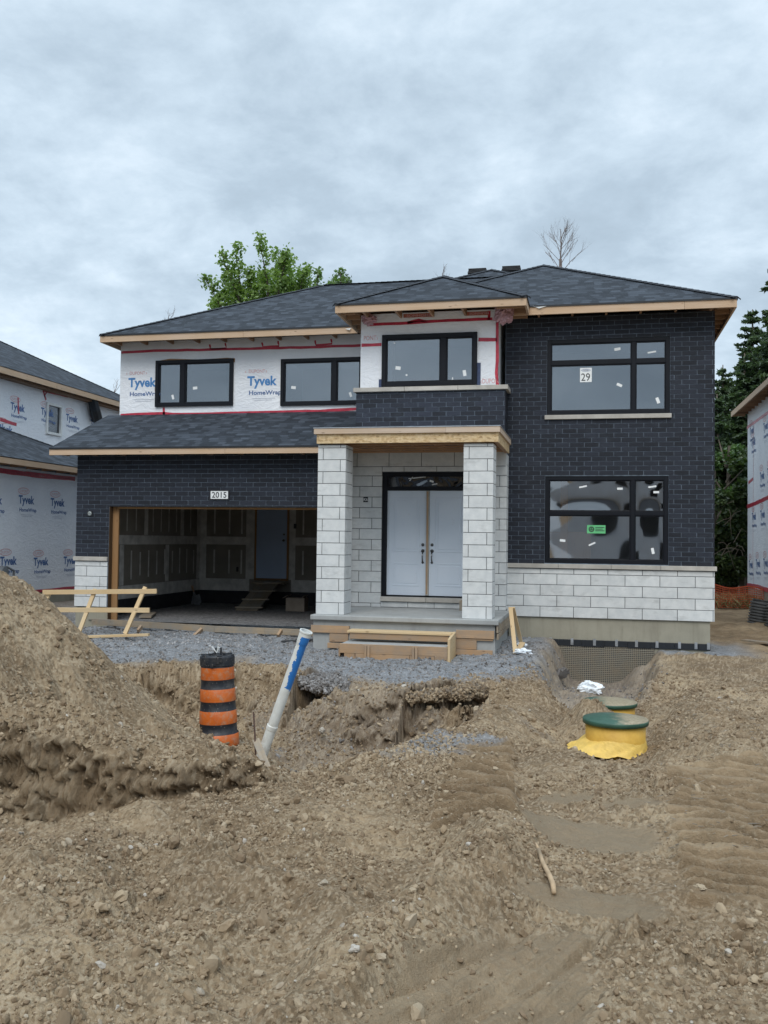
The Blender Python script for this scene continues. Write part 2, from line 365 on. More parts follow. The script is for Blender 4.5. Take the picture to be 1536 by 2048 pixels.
# ------------------------------------------------------------------ value noise (numpy)
def _h(ix, iy, s):
    n = (ix.astype(np.int64)*374761393+iy.astype(np.int64)*668265263+s*1442695041) & 0xffffffff
    n = ((n ^ (n >> 13))*1274126177) & 0xffffffff; n = n ^ (n >> 16); return n
def pn(x, y, s=0):
    ix = np.floor(x); iy = np.floor(y); fx = x-ix; fy = y-iy; ix = ix.astype(np.int64); iy = iy.astype(np.int64)
    def g(a, b, dx, dy):
        h = _h(a, b, s).astype(np.float64)*(2*np.pi/4294967296.); return np.cos(h)*dx+np.sin(h)*dy
    u = fx*fx*fx*(fx*(fx*6-15)+10); v = fy*fy*fy*(fy*(fy*6-15)+10)
    a = g(ix, iy, fx, fy); b = g(ix+1, iy, fx-1, fy); c = g(ix, iy+1, fx, fy-1); d = g(ix+1, iy+1, fx-1, fy-1)
    return ((a*(1-u)+b*u)*(1-v)+(c*(1-u)+d*u)*v)*1.4
def fbm(x, y, s=0, o=4, g=.5):
    r = 0; a = 1
    for i in range(o): r = r+a*pn(x*2**i, y*2**i, s+i*17); a *= g
    return r
def vorn(x, y, s=0):            # distance to the nearest jittered cell point, and that cell's random value
    ix = np.floor(x).astype(np.int64); iy = np.floor(y).astype(np.int64); best = np.full(x.shape, 9.); val = np.zeros(x.shape)
    for dx in (-1, 0, 1):
        for dy in (-1, 0, 1):
            h = _h(ix+dx, iy+dy, s); px = ix+dx+(h & 1023)/1023.; py = iy+dy+((h >> 10) & 1023)/1023.
            d = (px-x)**2+(py-y)**2; k = d < best; best = np.where(k, d, best); val = np.where(k, ((h >> 20) & 1023)/1023., val)
    return np.sqrt(best), val
def ss(a, b, x): t = np.clip((x-a)/(b-a), 0, 1); return t*t*(3-2*t)
def polydist(x, y, P):          # signed distance, positive inside
    P = np.array(P, float); n = len(P); dmin = np.full(x.shape, 1e9); ins = np.zeros(x.shape, bool)
    for i in range(n):
        a = P[i]; b = P[(i+1) % n]; e = b-a; L = (e**2).sum(); t = np.clip(((x-a[0])*e[0]+(y-a[1])*e[1])/L, 0, 1)
        dmin = np.minimum(dmin, np.hypot(x-a[0]-t*e[0], y-a[1]-t*e[1]))
        c = ((a[1] > y) != (b[1] > y)); xx = a[0]+(y-a[1])*(b[0]-a[0])/((b[1]-a[1]) if b[1] != a[1] else 1e-9); ins ^= c & (x < xx)
    return np.where(ins, dmin, -dmin)
def linedist(x, y, P):
    P = np.array(P, float); dmin = np.full(x.shape, 1e9)
    for a, b in zip(P[:-1], P[1:]):
        e = b-a; L = (e**2).sum(); t = np.clip(((x-a[0])*e[0]+(y-a[1])*e[1])/L, 0, 1); dmin = np.minimum(dmin, np.hypot(x-a[0]-t*e[0], y-a[1]-t*e[1]))
    return dmin
# ------------------------------------------------------------------ terrain
BX = [-12, -8, -7, -5.9, -5.2, -4.5, -3.9, -3, -2.2, -1.6, -1.1, -.8]
BY = [12.0, 12.2, 12.6, 13.1, 13.3, 13.0, 12.6, 12.1, 11.9, 12.4, 12.9, 13.2]
SOUTH = [(-12, 20), (-12, 9), (-6, 8.8), (-3.6, 7.4), (-2.7, 7.2), (-2.1, 7.7), (-1.75, 8.6), (-1.6, 9.4), (-1.2, 10.2), (-.8, 11.3), (-.75, 20)]
PIT = [(-.62, 18.3), (-.75, 15.6), (-.8, 14), (-.55, 13.3), (.1, 13.1), (.7, 13.4), (.95, 14.5), (1.05, 16), (1.2, 17.0), (1.25, 18.3)]
TR_L = [(-1.10, 6.4), (-.47, 6.4), (-.74, 9.3), (-1.30, 9.2)]
TR_R = [(.50, 5.3), (1.25, 5.3), (1.62, 9.4), (.60, 8.6)]
def bank(x): return np.interp(x, BX, BY)+.18*pn(x*1.1, x*0+3.3, 5)+.07*pn(x*4.2, x*0+1.3, 6)
def cave(x): return .55*np.exp(-((x+3.5)/.36)**4)+.20*np.exp(-((x+1.8)/.5)**4)
def zones(x, y):
    wob = .25*fbm(x*.8, y*.8, 31, 3)
    tl = ss(-.03, .07, polydist(x+.3*wob, y, TR_L)); tr = ss(-.03, .07, polydist(x+.3*wob, y, TR_R))
    e = lambda cx, cy, rx, ry, a=0: ss(1.15, .8, np.hypot(((x-cx)*math.cos(a)+(y-cy)*math.sin(a))/rx, (-(x-cx)*math.sin(a)+(y-cy)*math.cos(a))/ry)+wob*3.2)
    wet = np.maximum.reduce([e(.1, 6.62, .48, .42), e(.0, 5.2, .36, .17), e(.30, 7.35, .26, .16), e(-.15, 7.5, .2, .14)])
    smooth = np.maximum(ss(-.05, .12, polydist(x+wob*.3, y, [(-1.05, 3.2), (-.80, 4.25), (-.40, 4.75), (.1, 4.9), (.05, 3.2)])), e(-2.5, 8.35, .45, .3))
    gy = ss(-.1, .8, y-bank(x)+1.1*wob)*ss(-.35, -.95, x+wob)*ss(-15, -9, x)
    gy = np.maximum(gy, e(-1.95, 9.0, .75, .9, .5)*.8); gy = np.maximum(gy, ss(16.9, 17.3, y+wob)*ss(1.0, 1.3, x)*ss(3.2, 2.3, x)*ss(20, 18.6, y))
    gy = np.maximum(gy, .35*ss(-.2, .3, polydist(x, y, PIT)+.4*wob))
    gy = np.maximum(gy, .2*e(-2.9, 11.4, 1.6, 1.0))
    return tl, tr, wet, smooth, gy
def base(x, y):
    z = -1.95+.06*fbm(x*.35, y*.35, 1, 3)
    b = bank(x)
    pad = -1.90+(np.clip(y, 13, 16.6)-13)/3.6*.13
    left = ss(-.1, -.9, x)
    z = z*(1-left*ss(-.6, .3, y-b))+pad*left*ss(-.6, .3, y-b)
    z = np.where((y > 15), z+ss(15, 20, y)*ss(-9.6, -11, x)*.18, z)
    z = z-ss(18, 26, y)*ss(2.0, 2.8, x)*(-.04)
    # hollow in front of the garage pad
    cv = cave(x); wd = np.where(cv > .08, .30, .95); q = b+cv-y; N = ss(.0, 1., q/wd+.16*fbm(x*2.2, y*2.2, 8, 3)*ss(0, .2, q)); So = ss(-.1, 1.0, polydist(x, y, SOUTH))
    deep = .42+.42*ss(8.6, 10.8, y)
    z = z-deep*N*So
    z = z+N*So*(1-N*.6)*.14*fbm(x*2.6, y*2.6, 18, 3)
    z = z+.28*np.exp(-((x+3.1)**2/.35+(y-11.4)**2/.35))*N+.22*np.exp(-((x+1.9)**2/.16+(y-10.9)**2/.3))+.3*np.exp(-((x+1.25)**2/.12+(y-11.1)**2/.22))
    z = z+.25*np.exp(-((x+4.6)**2/.5+(y-12.3)**2/.4))*N-.2*np.exp(-((x+2.15)**2/.12+(y-10.2)**2/.1))
    z = np.where((y > 10.8) & (y < 13.4), np.maximum(z, -2.10-.75*np.maximum(0, np.hypot((x+3.15)/1.0, (y-12.2)/.9)-.25)+.07*fbm(x*4, y*4, 78, 3)), z)
    z = np.where((y > 10.8) & (y < 13.4), np.maximum(z, -2.22-.8*np.maximum(0, np.hypot((x+1.9)/1.0, (y-12.0)/.7)-.2)+.06*fbm(x*4, y*4, 79, 3)), z)
    # pit at the right wing
    z = z-.60*ss(-.05, .35, polydist(x, y, PIT)+.06*pn(x*3, y*3, 9))
    z = z+.2*np.exp(-((x+.1)**2/.15+(y-15.2)**2/.4))+.35*np.exp(-((x-.85)**2/.06+(y-17.3)**2/.3))
    # tank trench and the heap beside it
    z = z-.36*ss(-.15, .85, polydist(x, y, [(-.95, 9.3), (.2, 8.7), (1.15, 9.3), (1.3, 13.5), (-.6, 13.9), (-1.05, 12.6)]))
    z = np.maximum(z, -1.93-.85*np.maximum(0, np.hypot((x-.0)/.95, (y-11.8)/1.3)-.08)+.05*fbm(x*4, y*4, 77, 3))
    # spoil pile: cone with an eroded scarp and an apron of rubble
    r = np.hypot(x+6.68, y-7.73); r = r+.16*fbm(x*.9, y*.9, 11, 3)
    cone = np.where(r < 3.28, .53-.785*r, -2.045-.40*(r-3.28))
    cone = cone-.22*np.clip((x+6.68)/3, 0, 1.3)*ss(7.9, 9, y)
    r2 = linedist(x, y, [(-4.7, 6.25), (-2.75, 6.95)]); cone = np.maximum(cone, -1.10-.28*np.clip(x+4.7, 0, 1.95)-.52*r2+.05*fbm(x*2, y*2, 19, 2))
    sd = polydist(x, y, [(-9, 4.7), (-6.5, 4.9), (-5.2, 5.3), (-4.2, 5.85), (-3.5, 6.2), (-2.9, 6.52), (-2.35, 6.9), (-1.5, 9), (-1.5, 14), (-12, 14)])
    sd = sd+.20*fbm(x*1.5, y*1.5, 13, 3)+.06*fbm(x*6, y*6, 15, 2)
    keep = ss(-.10, .27, sd); zc = -2.10+(cone+2.10)*(keep*.9+.1*ss(0, .9, sd)); zc = np.where(sd < -.05, -9, zc)
    z = np.where(y < 13, np.maximum(z-.05*ss(-.3, -1.2, x)*ss(7.6, 6.2, y), zc), z)
    z = z+(.15*fbm(x*.9, y*.9, 14, 3)+.05*np.abs(fbm(x*1.7, y*1.7, 16, 2)))*ss(-.9, -1.5, x)*ss(6.8, 5.8, y)+.05*fbm(x*1.1, y*1.1, 17, 3)*ss(-.9, 0, x)*ss(12, 9, y)
    # berm to the left of the wheel track, track bed lower
    d = linedist(x, y, [(-.62, 6.7), (-.56, 5.4), (-.88, 4.5), (-1.15, 3.6)])
    z = z+.22*np.exp(-(d/.26)**2)*ss(7.4, 6.4, y)
    z = z+.05*ss(.3, .9, d)*ss(-.4, -1.2, x)*ss(7.5, 6, y)
    return z
def dome(c, r): return np.sqrt(np.clip(1-(c/r)**2, 0, 1))
def height(x, y, fine=True, full=False):
    z = base(x, y); tl, tr, wet, smo, gy = zones(x, y)
    calm = np.clip(np.maximum.reduce([tl*.8, tr*.8, wet*.84, smo*.9]), 0, 1); rough = (1-calm)
    z = z+rough*.055*fbm(x*2.1, y*2.1, 21, 3)
    # crawler prints: stepped ribs across the direction of travel, edges broken
    for m, s in ((tl, 41), (tr, 43)):
        q = (y+x*.10+.06*pn(x*1.7, y*1.7, s)+.010*pn(x*7, y*7, s+3)+.014*((_h(np.floor(x*7+2*pn(y*2, x*2, 5)).astype(np.int64), np.floor(y*5).astype(np.int64), s) & 255)/255.-.5))/.205; fr = q-np.floor(q)
        amp = .074*(.6+.8*np.clip(pn(x*2.5, y*2.5, s+1)+.5, 0, 1))
        rg_ = m*(.005*dome(vorn(x*22, y*22, s+9)[0], .5)+.005*fbm(x*14, y*14, s+6, 3)); z = z+rg_*ss(12, 7, y); z = z+m*amp*(ss(.16, .36, fr)*(1.45-.8*fr)-.8*ss(0, .12, fr)*ss(.30, .18, fr)-.3)
    # tyre ruts: streaks along the wheel track
    u = x*.87-y*.49; v = x*.49+y*.87
    z = z+smo*ss(5.6, 4.9, y)*(.034*fbm(u*7, v*.7, 51, 3)+.018*pn(u*26, v*2.2, 52)); z = z-.05*smo*np.exp(-((u+2.28+.03*pn(v*2, v*0, 53))/.05)**2)-.03*smo*np.exp(-((u+2.62)/.045)**2)
    tone = np.full(x.shape, .5)
    if fine:
        near = ss(19, 15, y); lum = rough*(1-gy*.75*ss(0.1, .5, y-bank(x))*ss(-.75, -1.15, x))*near*(1-np.maximum(tl, tr)*.97)
        patch = np.clip(.55+1.3*fbm(x*1.1, y*1.1, 92, 3), .12, 1.3)*(1-.7*ss(1.2, .7, np.hypot((x+1.7)/.75, (y-6.5)/.6)+.3*fbm(x*2, y*2, 94, 2)))
        def lump(k, s, hgt, thr, r=.52):
            nonlocal z, tone
            c, vv = vorn(x*k+.35*pn(x*k*1.3, y*k*1.3, s+7), y*k+.35*pn(x*k*1.3, y*k*1.3, s+8), s); on = (vv > thr); sz = .45+.55*(vv-thr)/(1-thr); d = dome(c, r*(.55+.45*sz))*on
            z = z+lum*patch*hgt*sz*d; w = (d > .05)*on*(lum > .25); tone = np.where(w, _h(np.floor(vv*1023).astype(np.int64), np.zeros(x.shape, np.int64)+s, 3)/4294967295.*.9+.05, tone)
        bz = ss(.0, .5, polydist(x, y, SOUTH))*ss(-.3, .1, bank(x)+cave(x)-y)*ss(9.2, 10.4, y)
        c, vv = vorn(x*2.7+.3*pn(x*3, y*3, 3), y*2.7, 68); z = z+bz*.11*dome(c, .62)*(vv-.25); c, vv = vorn(x*5.6+.3*pn(x*6, y*6, 3), y*5.6, 69); z = z+bz*.075*dome(c, .6)*(vv-.2); c, vv = vorn(x*11+.3*pn(x*12, y*12, 3), y*11, 71); z = z+bz*.04*dome(c, .6)*vv
        lump(6.5, 61, .036, .72); lump(12, 62, .023, .5); lump(24, 63, .013*ss(14, 8, y), .25); lump(46, 64, .008*ss(8.5, 5, y), .1)
        c, vv = vorn(x*85, y*85, 67); z = z+(.3+.7*rough)*near*(1-.7*np.maximum(tl, tr))*ss(6.5, 4, y)*.0055*dome(c, .6)*vv
        z = z+(.3+.7*rough)*.012*fbm(x*18, y*18, 65, 2)*near*ss(16, 7, y)
        z = z+calm*.012*fbm(x*5, y*5, 66, 4)+gy*near*.014*fbm(x*14, y*14, 70, 3)
    return (z, tone) if full else z
def soilm():
    t = NT('bare_soil'); o = t.tc(); g = t.attr('gravel'); w = t.attr('wet'); sl_ = t.attr('cut')
    n_ = t.noise(o, .9, 6, .62); n2 = t.noise(o, 6, 6, .7); n3 = t.noise(o, 38, 5, .7)
    c = t.mix(t.rng(n_, .35, .66), (.225, .158, .094), (.405, .305, .193))
    c = t.mix(t.rng(t.noise(t.mp(o, (1, 1, 1), (3, 7, 1)), .55, 5, .6), .44, .62, 0, .55), c, (.155, .103, .060)); lt = t.attr('lump'); c = t.mix(t.rng(n2, .46, .68, 0, .5), c, (.115, .083, .050)); c = t.mix(t.rng(lt, .5, .95, 0, .6), c, (.45, .37, .265)); c = t.mix(t.rng(lt, .5, .08, 0, .6), c, (.095, .065, .038)); c = t.mix(t.rng(n3, .52, .72, 0, .5), c, (.42, .36, .26))
    c = t.mix(t.rng(t.noise(t.mp(o, (1, 1, 1), (9, 2, 4)), 1.7, 5, .6), .55, .72, 0, .35), c, (.29, .20, .115))
    cg = t.mix(t.rng(n2, .35, .65), (.13, .135, .142), (.27, .275, .285)); cg = t.mix(t.rng(n3, .5, .7, 0, .8), cg, (.42, .44, .46))
    c = t.mix(g, c, cg); c = t.mix(t.math('MULTIPLY', w, t.rng(n2, .3, .6, .25, .8)), c, t.mix(t.rng(n2, .3, .7), (.17, .128, .08), (.28, .22, .145)))
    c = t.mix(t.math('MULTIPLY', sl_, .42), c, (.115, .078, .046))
    h = t.math('ADD', t.math('MULTIPLY', n3, .5), t.math('ADD', t.math('MULTIPLY', t.noise(o, 110, 4, .7), .25), t.math('MULTIPLY', n2, .5)))
    return t.fin(c, t.math('SUBTRACT', .95, t.math('MULTIPLY', w, .33)), t.bump(h, 1., .035), spec=.25)
M['soil'] = soilm()
def grid_rows():
    ys = []
    px = 1380.
    while px > 150: ys.append(1888*1.95/px); px -= .42 if 262 < px < 345 else .7 if 345 <= px < 660 else 1.3
    ys = [.3, .8, 1.3, 1.8, 2.3]+ys
    y = ys[-1]
    while y < 900: y *= 1.06; ys.append(y)
    return np.array(ys)
def make_ground():
    D = grid_rows()
    fine = np.arange(-37, 13, .056); co_ = np.r_[np.arange(-180, -60, 6), np.arange(-60, -37, .5), fine, np.arange(13, 40, .5), np.arange(40, 180, 6)]
    A = np.radians(co_); AA, DD = np.meshgrid(A, D); X = DD*np.sin(AA); Y = DD*np.cos(AA); k = int(np.searchsorted(D, 20.)); k0 = int(np.searchsorted(D, 2.2))
    Z = np.empty_like(X); TN = np.full(X.shape, .5); Z[:k0] = height(X[:k0], Y[:k0], False); Z[k:] = height(X[k:], Y[k:], False); Z[k0:k], TN[k0:k] = height(X[k0:k], Y[k0:k], True, True)
    under = (X > -10.05) & (X < 2.1) & (Y > 18.4) & (Y < 30); Z = np.where(under, -2.4, Z)
    und2 = (X > -9.9) & (X < -4.6) & (Y > 17.3) & (Y < 30); Z = np.where(und2, -2.4, Z)
    gz = np.gradient(Z, axis=0)/np.maximum(np.gradient(DD, axis=0), 1e-6); _, _, wet, smo, gy = zones(X, Y)
    zb = base(X, Y); gb = np.abs(np.gradient(zb, axis=0)/np.maximum(np.gradient(DD, axis=0), 1e-6))
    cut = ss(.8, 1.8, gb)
    # rough the steep faces sideways so that they read as broken earth
    gxx = np.gradient(zb, axis=1)/np.maximum(np.gradient(X, axis=1), 1e-4); gxx = np.clip(gxx, -3, 3); ln = np.hypot(gxx, gb)+1e-6
    amt = cut*(.09*fbm(X*3.5, Z*5, 81, 3)+.09*fbm(X*11, Z*13, 82, 3)+.03*fbm(X*35, Z*35, 83, 2)); near_ = (DD > 4) & (DD < 19)
    Y = Y-np.where(near_, amt*np.sign(np.gradient(zb, axis=0)), 0)
    nr, nc = X.shape; idx = np.arange(nr*nc).reshape(nr, nc)
    nx = np.roll(idx, -1, 1); F = np.stack([idx[:-1], nx[:-1], nx[1:], idx[1:]], -1).reshape(-1, 4)
    V = np.stack([X, Y, Z], -1).reshape(-1, 3)
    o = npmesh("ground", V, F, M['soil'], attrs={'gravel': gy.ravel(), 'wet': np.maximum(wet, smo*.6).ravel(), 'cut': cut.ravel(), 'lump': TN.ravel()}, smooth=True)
    tag(o, kind='structure')
make_ground()
def hz(x, y): return float(height(np.array([x], float), np.array([y], float))[0])
# ------------------------------------------------------------------ building helpers
def tone(a=.82, b=1.15): return random.uniform(a, b)
def panel(mb, u0, u1, z0, z1, holes, put):              # solid wall area minus holes, as boxes through put(u0,u1,z0,z1)
    us = sorted({u0, u1, *[max(u0, min(u1, h[k])) for h in holes for k in (0, 1)]}); zs = sorted({z0, z1, *[max(z0, min(z1, h[k])) for h in holes for k in (2, 3)]})
    for a, b in zip(us[:-1], us[1:]):
        if b-a < 1e-5: continue
        run = None
        for c, d in zip(zs[:-1], zs[1:]):
            if d-c < 1e-5: continue
            m = ((a+b)/2, (c+d)/2); hole = any(h[0] < m[0] < h[1] and h[2] < m[1] < h[3] for h in holes)
            if hole:
                if run: put(a, b, *run); run = None
            else: run = (run[0], d) if run else (c, d)
        if run: put(a, b, *run)
def wallslab(mb, u0, u1, z0, z1, y, thk, holes=()):      # slab facing -Y, front face at y
    panel(mb, u0, u1, z0, z1, holes, lambda a, b, c, d: mb.box(a, b, y, y+thk, c, d))
def clipcells(cells, holes):
    out = []
    for a, b, c, d in cells:
        L = [(a, b, c, d)]
        for h in holes:
            N = []
            for a, b, c, d in L:
                if b <= h[0] or a >= h[1] or d <= h[2] or c >= h[3]: N.append((a, b, c, d)); continue
                if a < h[0]: N.append((a, h[0]-.004, c, d))
                if b > h[1]: N.append((h[1]+.004, b, c, d))
                x0, x1 = max(a, h[0]), min(b, h[1])
                if c < h[2]-.012: N.append((x0, x1, c, h[2]-.004))
                if d > h[3]+.012: N.append((x0, x1, h[3]+.004, d))
            L = N
        out += L
    return [q for q in out if q[1]-q[0] > .012 and q[3]-q[2] > .01]
def masonry(mb, u0, u1, z0, z1, L, H, J, place, holes=(), off=.5, z_from=None, tn=(.7, 1.35), rnd=.002, start=0):
    z = z_from if z_from is not None else z0; r = 0; cells = []
    while z < z1-.012:
        u = u0-((start+r) % 2)*off*(L+J)
        while u < u1:
            a, b = max(u, u0), min(u+L, u1); c, d = max(z, z0), min(z+H, z1)
            if b-a > .015 and d-c > .01: cells.append((a, b, c, d))
            u += L+J
        z += H+J; r += 1
    for q in clipcells(cells, holes): place(mb, q, random.uniform(*tn), random.uniform(0, rnd))
def pfront(y, dep=.008):
    def f(mb, q, t, o): a, b, c, d = q; mb.box(a, b, y-o, y+dep, c, d, t, 0, ('y1',))
    return f
def pside(x, sgn, dep=.008):                             # face toward +X (sgn 1) or -X; u runs along Y
    def f(mb, q, t, o):
        a, b, c, d = q; x0, x1 = (x-dep, x+o) if sgn > 0 else (x-o, x+dep); mb.box(x0, x1, a, b, c, d, t, 0, ('x0',) if sgn > 0 else ('x1',))
    return f
BL, BH, BJ = .2545, .0765, .010
SL_, SH_, SJ = .60, .190, .010
def textmesh(body, size, off=0., align='LEFT', narrow=1.):
    cu = bpy.data.curves.new('t', 'FONT'); cu.body = body; cu.size = size; cu.offset = off; cu.align_x = align; cu.resolution_u = 3
    o = bpy.data.objects.new('t', cu); COL.objects.link(o); bpy.context.view_layer.update()
    me = bpy.data.meshes.new_from_object(o.evaluated_get(bpy.context.evaluated_depsgraph_get()))
    V = [(v.co.x*narrow, v.co.y) for v in me.vertices]; F = [tuple(p.vertices) for p in me.polygons]
    bpy.data.objects.remove(o); bpy.data.curves.remove(cu); bpy.data.meshes.remove(me); return V, F
def addtext(mb, body, size, O, ux=(1, 0, 0), uy=(0, 0, 1), off=0., narrow=1., mi=0, align='LEFT', width=None, clip=None):
    V, F = textmesh(body, size, off, align, narrow)
    if width:
        w = max(v[0] for v in V)-min(v[0] for v in V); k = width/w; V = [(a*k, b) for a, b in V]
    O, ux, uy = Vector(O), Vector(ux), Vector(uy); b0 = len(mb.v); mb.v += [tuple(O+ux*a+uy*b) for a, b in V]
    for f in F: mb.face([b0+i for i in f], None, 1, mi)
def ovalring(mb, O, ux, uy, rx, ry, w, mi=0, n=24):
    O, ux, uy = Vector(O), Vector(ux), Vector(uy)
    for i in range(n):
        a, b = 2*PI*i/n, 2*PI*(i+1)/n; p = lambda t, k: O+ux*(rx-k)*math.cos(t)+uy*(ry-k)*math.sin(t)
        mb.quad(p(a, 0), p(b, 0), p(b, w), p(a, w), None, 1, mi)
INK = lambda: [M['ink_blue'], M['ink_navy'], M['ink_red'], M['ink_grey']]
def wraplogo(mb, O, ux, s=1., dark=False, brackets=False, upto=None):   # "DUPONT / Tyvek / HomeWrap" print; O is the lower left of the word Tyvek
    O, ux = Vector(O), Vector(ux); uy = Vector((0, 0, 1))
    addtext(mb, 'Tyvek', .275*s, O, ux, uy, .009*s, mi=1 if dark else 0, width=.66*s)
    addtext(mb, 'HomeWrap', .125*s, O+ux*.03*s-uy*.20*s, ux, uy, .003*s, mi=1, width=.72*s)
    addtext(mb, 'DUPONT', .10*s, O+ux*.02*s+uy*.265*s, ux, uy, .0, mi=2, width=.36*s)
    if brackets:
        addtext(mb, '‹', .11*s, O-ux*.06*s+uy*.265*s, ux, uy, 0, mi=2); addtext(mb, '›', .11*s, O+ux*.40*s+uy*.265*s, ux, uy, 0, mi=2)
    else: ovalring(mb, O+ux*.20*s+uy*.30*s, ux, uy, .24*s, .085*s, .016*s, 2)
    for k, (a, b) in enumerate(((.10, .62), (.16, .55))):
        p = O+ux*a*s-uy*(.285+.035*k)*s; mb.quad(p, p+ux*(b-a)*s, p+ux*(b-a)*s+uy*.008, p+uy*.008, None, 1, 3)
def tapestrip(mb, pts, w, n, up=(0, 0, 1), eps=.004):   # wavy tape along pts on a wall whose outward normal is n
    n = Vector(n); up = Vector(up); P = [Vector(p) for p in pts]; Q = []
    for a, b in zip(P[:-1], P[1:]):
        k = max(2, int((b-a).length/.22)); Q += [a.lerp(b, i/k) for i in range(k)]
    Q.append(P[-1]); rows = []
    for i, p in enumerate(Q):
        d = (Q[min(i+1, len(Q)-1)]-Q[max(i-1, 0)]).normalized(); c = n.cross(d).normalized(); j = random.uniform(-.006, .006); ww = w*random.uniform(.93, 1.08)/2
        rows.append((p+c*(ww+j)+n*eps, p-c*(ww-j)+n*eps))
    for (a, b), (c, d) in zip(rows[:-1], rows[1:]): mb.quad(b, d, c, a)
def bmesh_weld(o):
    import bmesh
    b = bmesh.new(); b.from_mesh(o.data); bmesh.ops.remove_doubles(b, verts=b.verts, dist=1e-5); b.to_mesh(o.data); b.free(); return o
def window(par, nm, x0, x1, z0, z1, y, cols, rows, glass, room=True, fw_=.075, proud=.03, stickers=(), mullw=.075, depth=2.6, roomh=.5, inner=True, bow=0):
    f = MB(); yo, yi = y-proud, y+.06
    f.box(x0, x0+fw_, yo, yi, z0, z1); f.box(x1-fw_, x1, yo, yi, z0, z1)
    f.box(x0+fw_, x1-fw_, yo, yi, z0, z0+fw_); f.box(x0+fw_, x1-fw_, yo, yi, z1-fw_, z1)
    cs = [x0+fw_]+[v for c in cols for v in (c-mullw/2, c+mullw/2)]+[x1-fw_]
    zs = [z0+fw_]+[v for c in rows for v in (c-mullw/2, c+mullw/2)]+[z1-fw_]
    for c in cols: f.box(c-mullw/2, c+mullw/2, yo+.004, yi, z0+fw_, z1-fw_)
    for c in rows:
        for a, b in zip(cs[::2], cs[1::2]): f.box(a, b, yo+.004, yi, c-mullw/2, c+mullw/2)
    # slim sash lines inside each light
    k = .02
    for a, b in zip(cs[::2], cs[1::2]):
        for c, d in zip(zs[::2], zs[1::2]):
            for q in ((a, a+k, c, d), (b-k, b, c, d), (a+k, b-k, c, c+k), (a+k, b-k, d-k, d)): f.box(q[0], q[1], yo+.016, yi-.02, q[2], q[3])
    w = build(nm, f, M['frame'], par, bevel=.004)
    for a, b in zip(cs[::2], cs[1::2]):
        for c, d in zip(zs[::2], zs[1::2]):
            p = MB()
            if bow:
                N_ = 18; X0, X1, Z0, Z1 = a+k, b-k, c+k, d-k; g_ = lambda i, j: (X0+(X1-X0)*i/N_, y+.008+bow*(1-(2*i/N_-1)**2)*(1-(2*j/N_-1)**2), Z0+(Z1-Z0)*j/N_)
                for i in range(N_):
                    for j in range(N_): p.quad(g_(i, j), g_(i+1, j), g_(i+1, j+1), g_(i, j+1))
                bm = bmesh_weld(build('pane', p, glass, w, smooth=True))
            else: p.box(a+k, b-k, y+.008, y+.014, c+k, d-k); build('pane', p, glass, w)
    for (sx, sz, sw, sh, an) in stickers:
        s = MB(); ca, sa = math.cos(an), math.sin(an); ux, uz = Vector((ca, 0, sa)), Vector((-sa, 0, ca))
        s.fbox(Vector((sx, y+.0045, sz))-ux*sw/2-uz*sh/2, ux*sw, Vector((0, .002, 0)), uz*sh); build('sticker', s, M['sticker'], w)
    if room:
        m = .35; r = MB(); X0, X1, Z0, Z1, Y0, Y1 = x0-m, x1+m, z0-roomh, z1+.25, y+.13, y+depth
        r.quad((X0, Y1, Z0), (X1, Y1, Z0), (X1, Y1, Z1), (X0, Y1, Z1)); r.quad((X0, Y0, Z0), (X0, Y1, Z0), (X0, Y1, Z1), (X0, Y0, Z1))
        r.quad((X1, Y0, Z0), (X1, Y1, Z0), (X1, Y1, Z1), (X1, Y0, Z1)); r.quad((X0, Y0, Z1), (X1, Y0, Z1), (X1, Y1, Z1), (X0, Y1, Z1)); r.quad((X0, Y0, Z0), (X1, Y0, Z0), (X1, Y1, Z0), (X0, Y1, Z0), None, 1, 1)
        build('room_lining', r, [M['room'], M['roomfloor']], par)
    return w
def roofplane(mb, P, eave_dir, origin=None, mi=0):       # planar roof polygon with shingle UVs: u along the eave, v up the slope
    P = [Vector(p) for p in P]; e = Vector(eave_dir).normalized(); n = (P[1]-P[0]).cross(P[2]-P[0]).normalized()
    if n.z < 0: P = P[::-1]; n = -n
    s = n.cross(e).normalized(); s = s if s.z > 0 else -s; o = Vector(origin or P[0])
    mb.poly(P, [((p-o).dot(e)+7, (p-o).dot(s)) for p in P], 1, mi)
def hipcap(mb, a, b, w=.11, step=.145):
    a, b = Vector(a), Vector(b); d = b-a; L = d.length; d.normalize(); side = d.cross(Vector((0, 0, 1))).normalized(); up = side.cross(d).normalized(); n = max(1, int(L/step))
    for i in range(n):
        p = a+d*(i*step); q = a+d*min(L, (i+1.15)*step); t = random.uniform(.7, 1.3); h0, h1 = .022, .014
        for sg in (-1, 1):
            A = p+up*h0; B = q+up*h1; C = q+side*sg*w-up*(w*.30)+up*h1; D_ = p+side*sg*w-up*(w*.30)+up*h0
            mb.quad(*( (A, B, C, D_) if sg > 0 else (D_, C, B, A)), None, t)
            mb.quad(p, p+up*h0, D_, p+side*sg*w-up*(w*.30), None, t)
def fasciaboards(mb, a, b, h, thk, nrm, lens=3.6):      # boards butted along a->b, top at a.z; nrm outward
    a, b, n = Vector(a), Vector(b), Vector(nrm); L = (b-a).length; d = (b-a).normalized(); k = 0.; 
    while k < L-1e-4:
        l = min(L-k, lens*random.uniform(.85, 1.1)); l = L-k if L-k-l < .6 else l
        p = a+d*k; o = random.uniform(0, .0015); mb.fbox(p-n*thk-Vector((0, 0, h)), d*(l-.003), n*(thk+o), Vector((0, 0, h)), random.uniform(.92, 1.04)); k += l
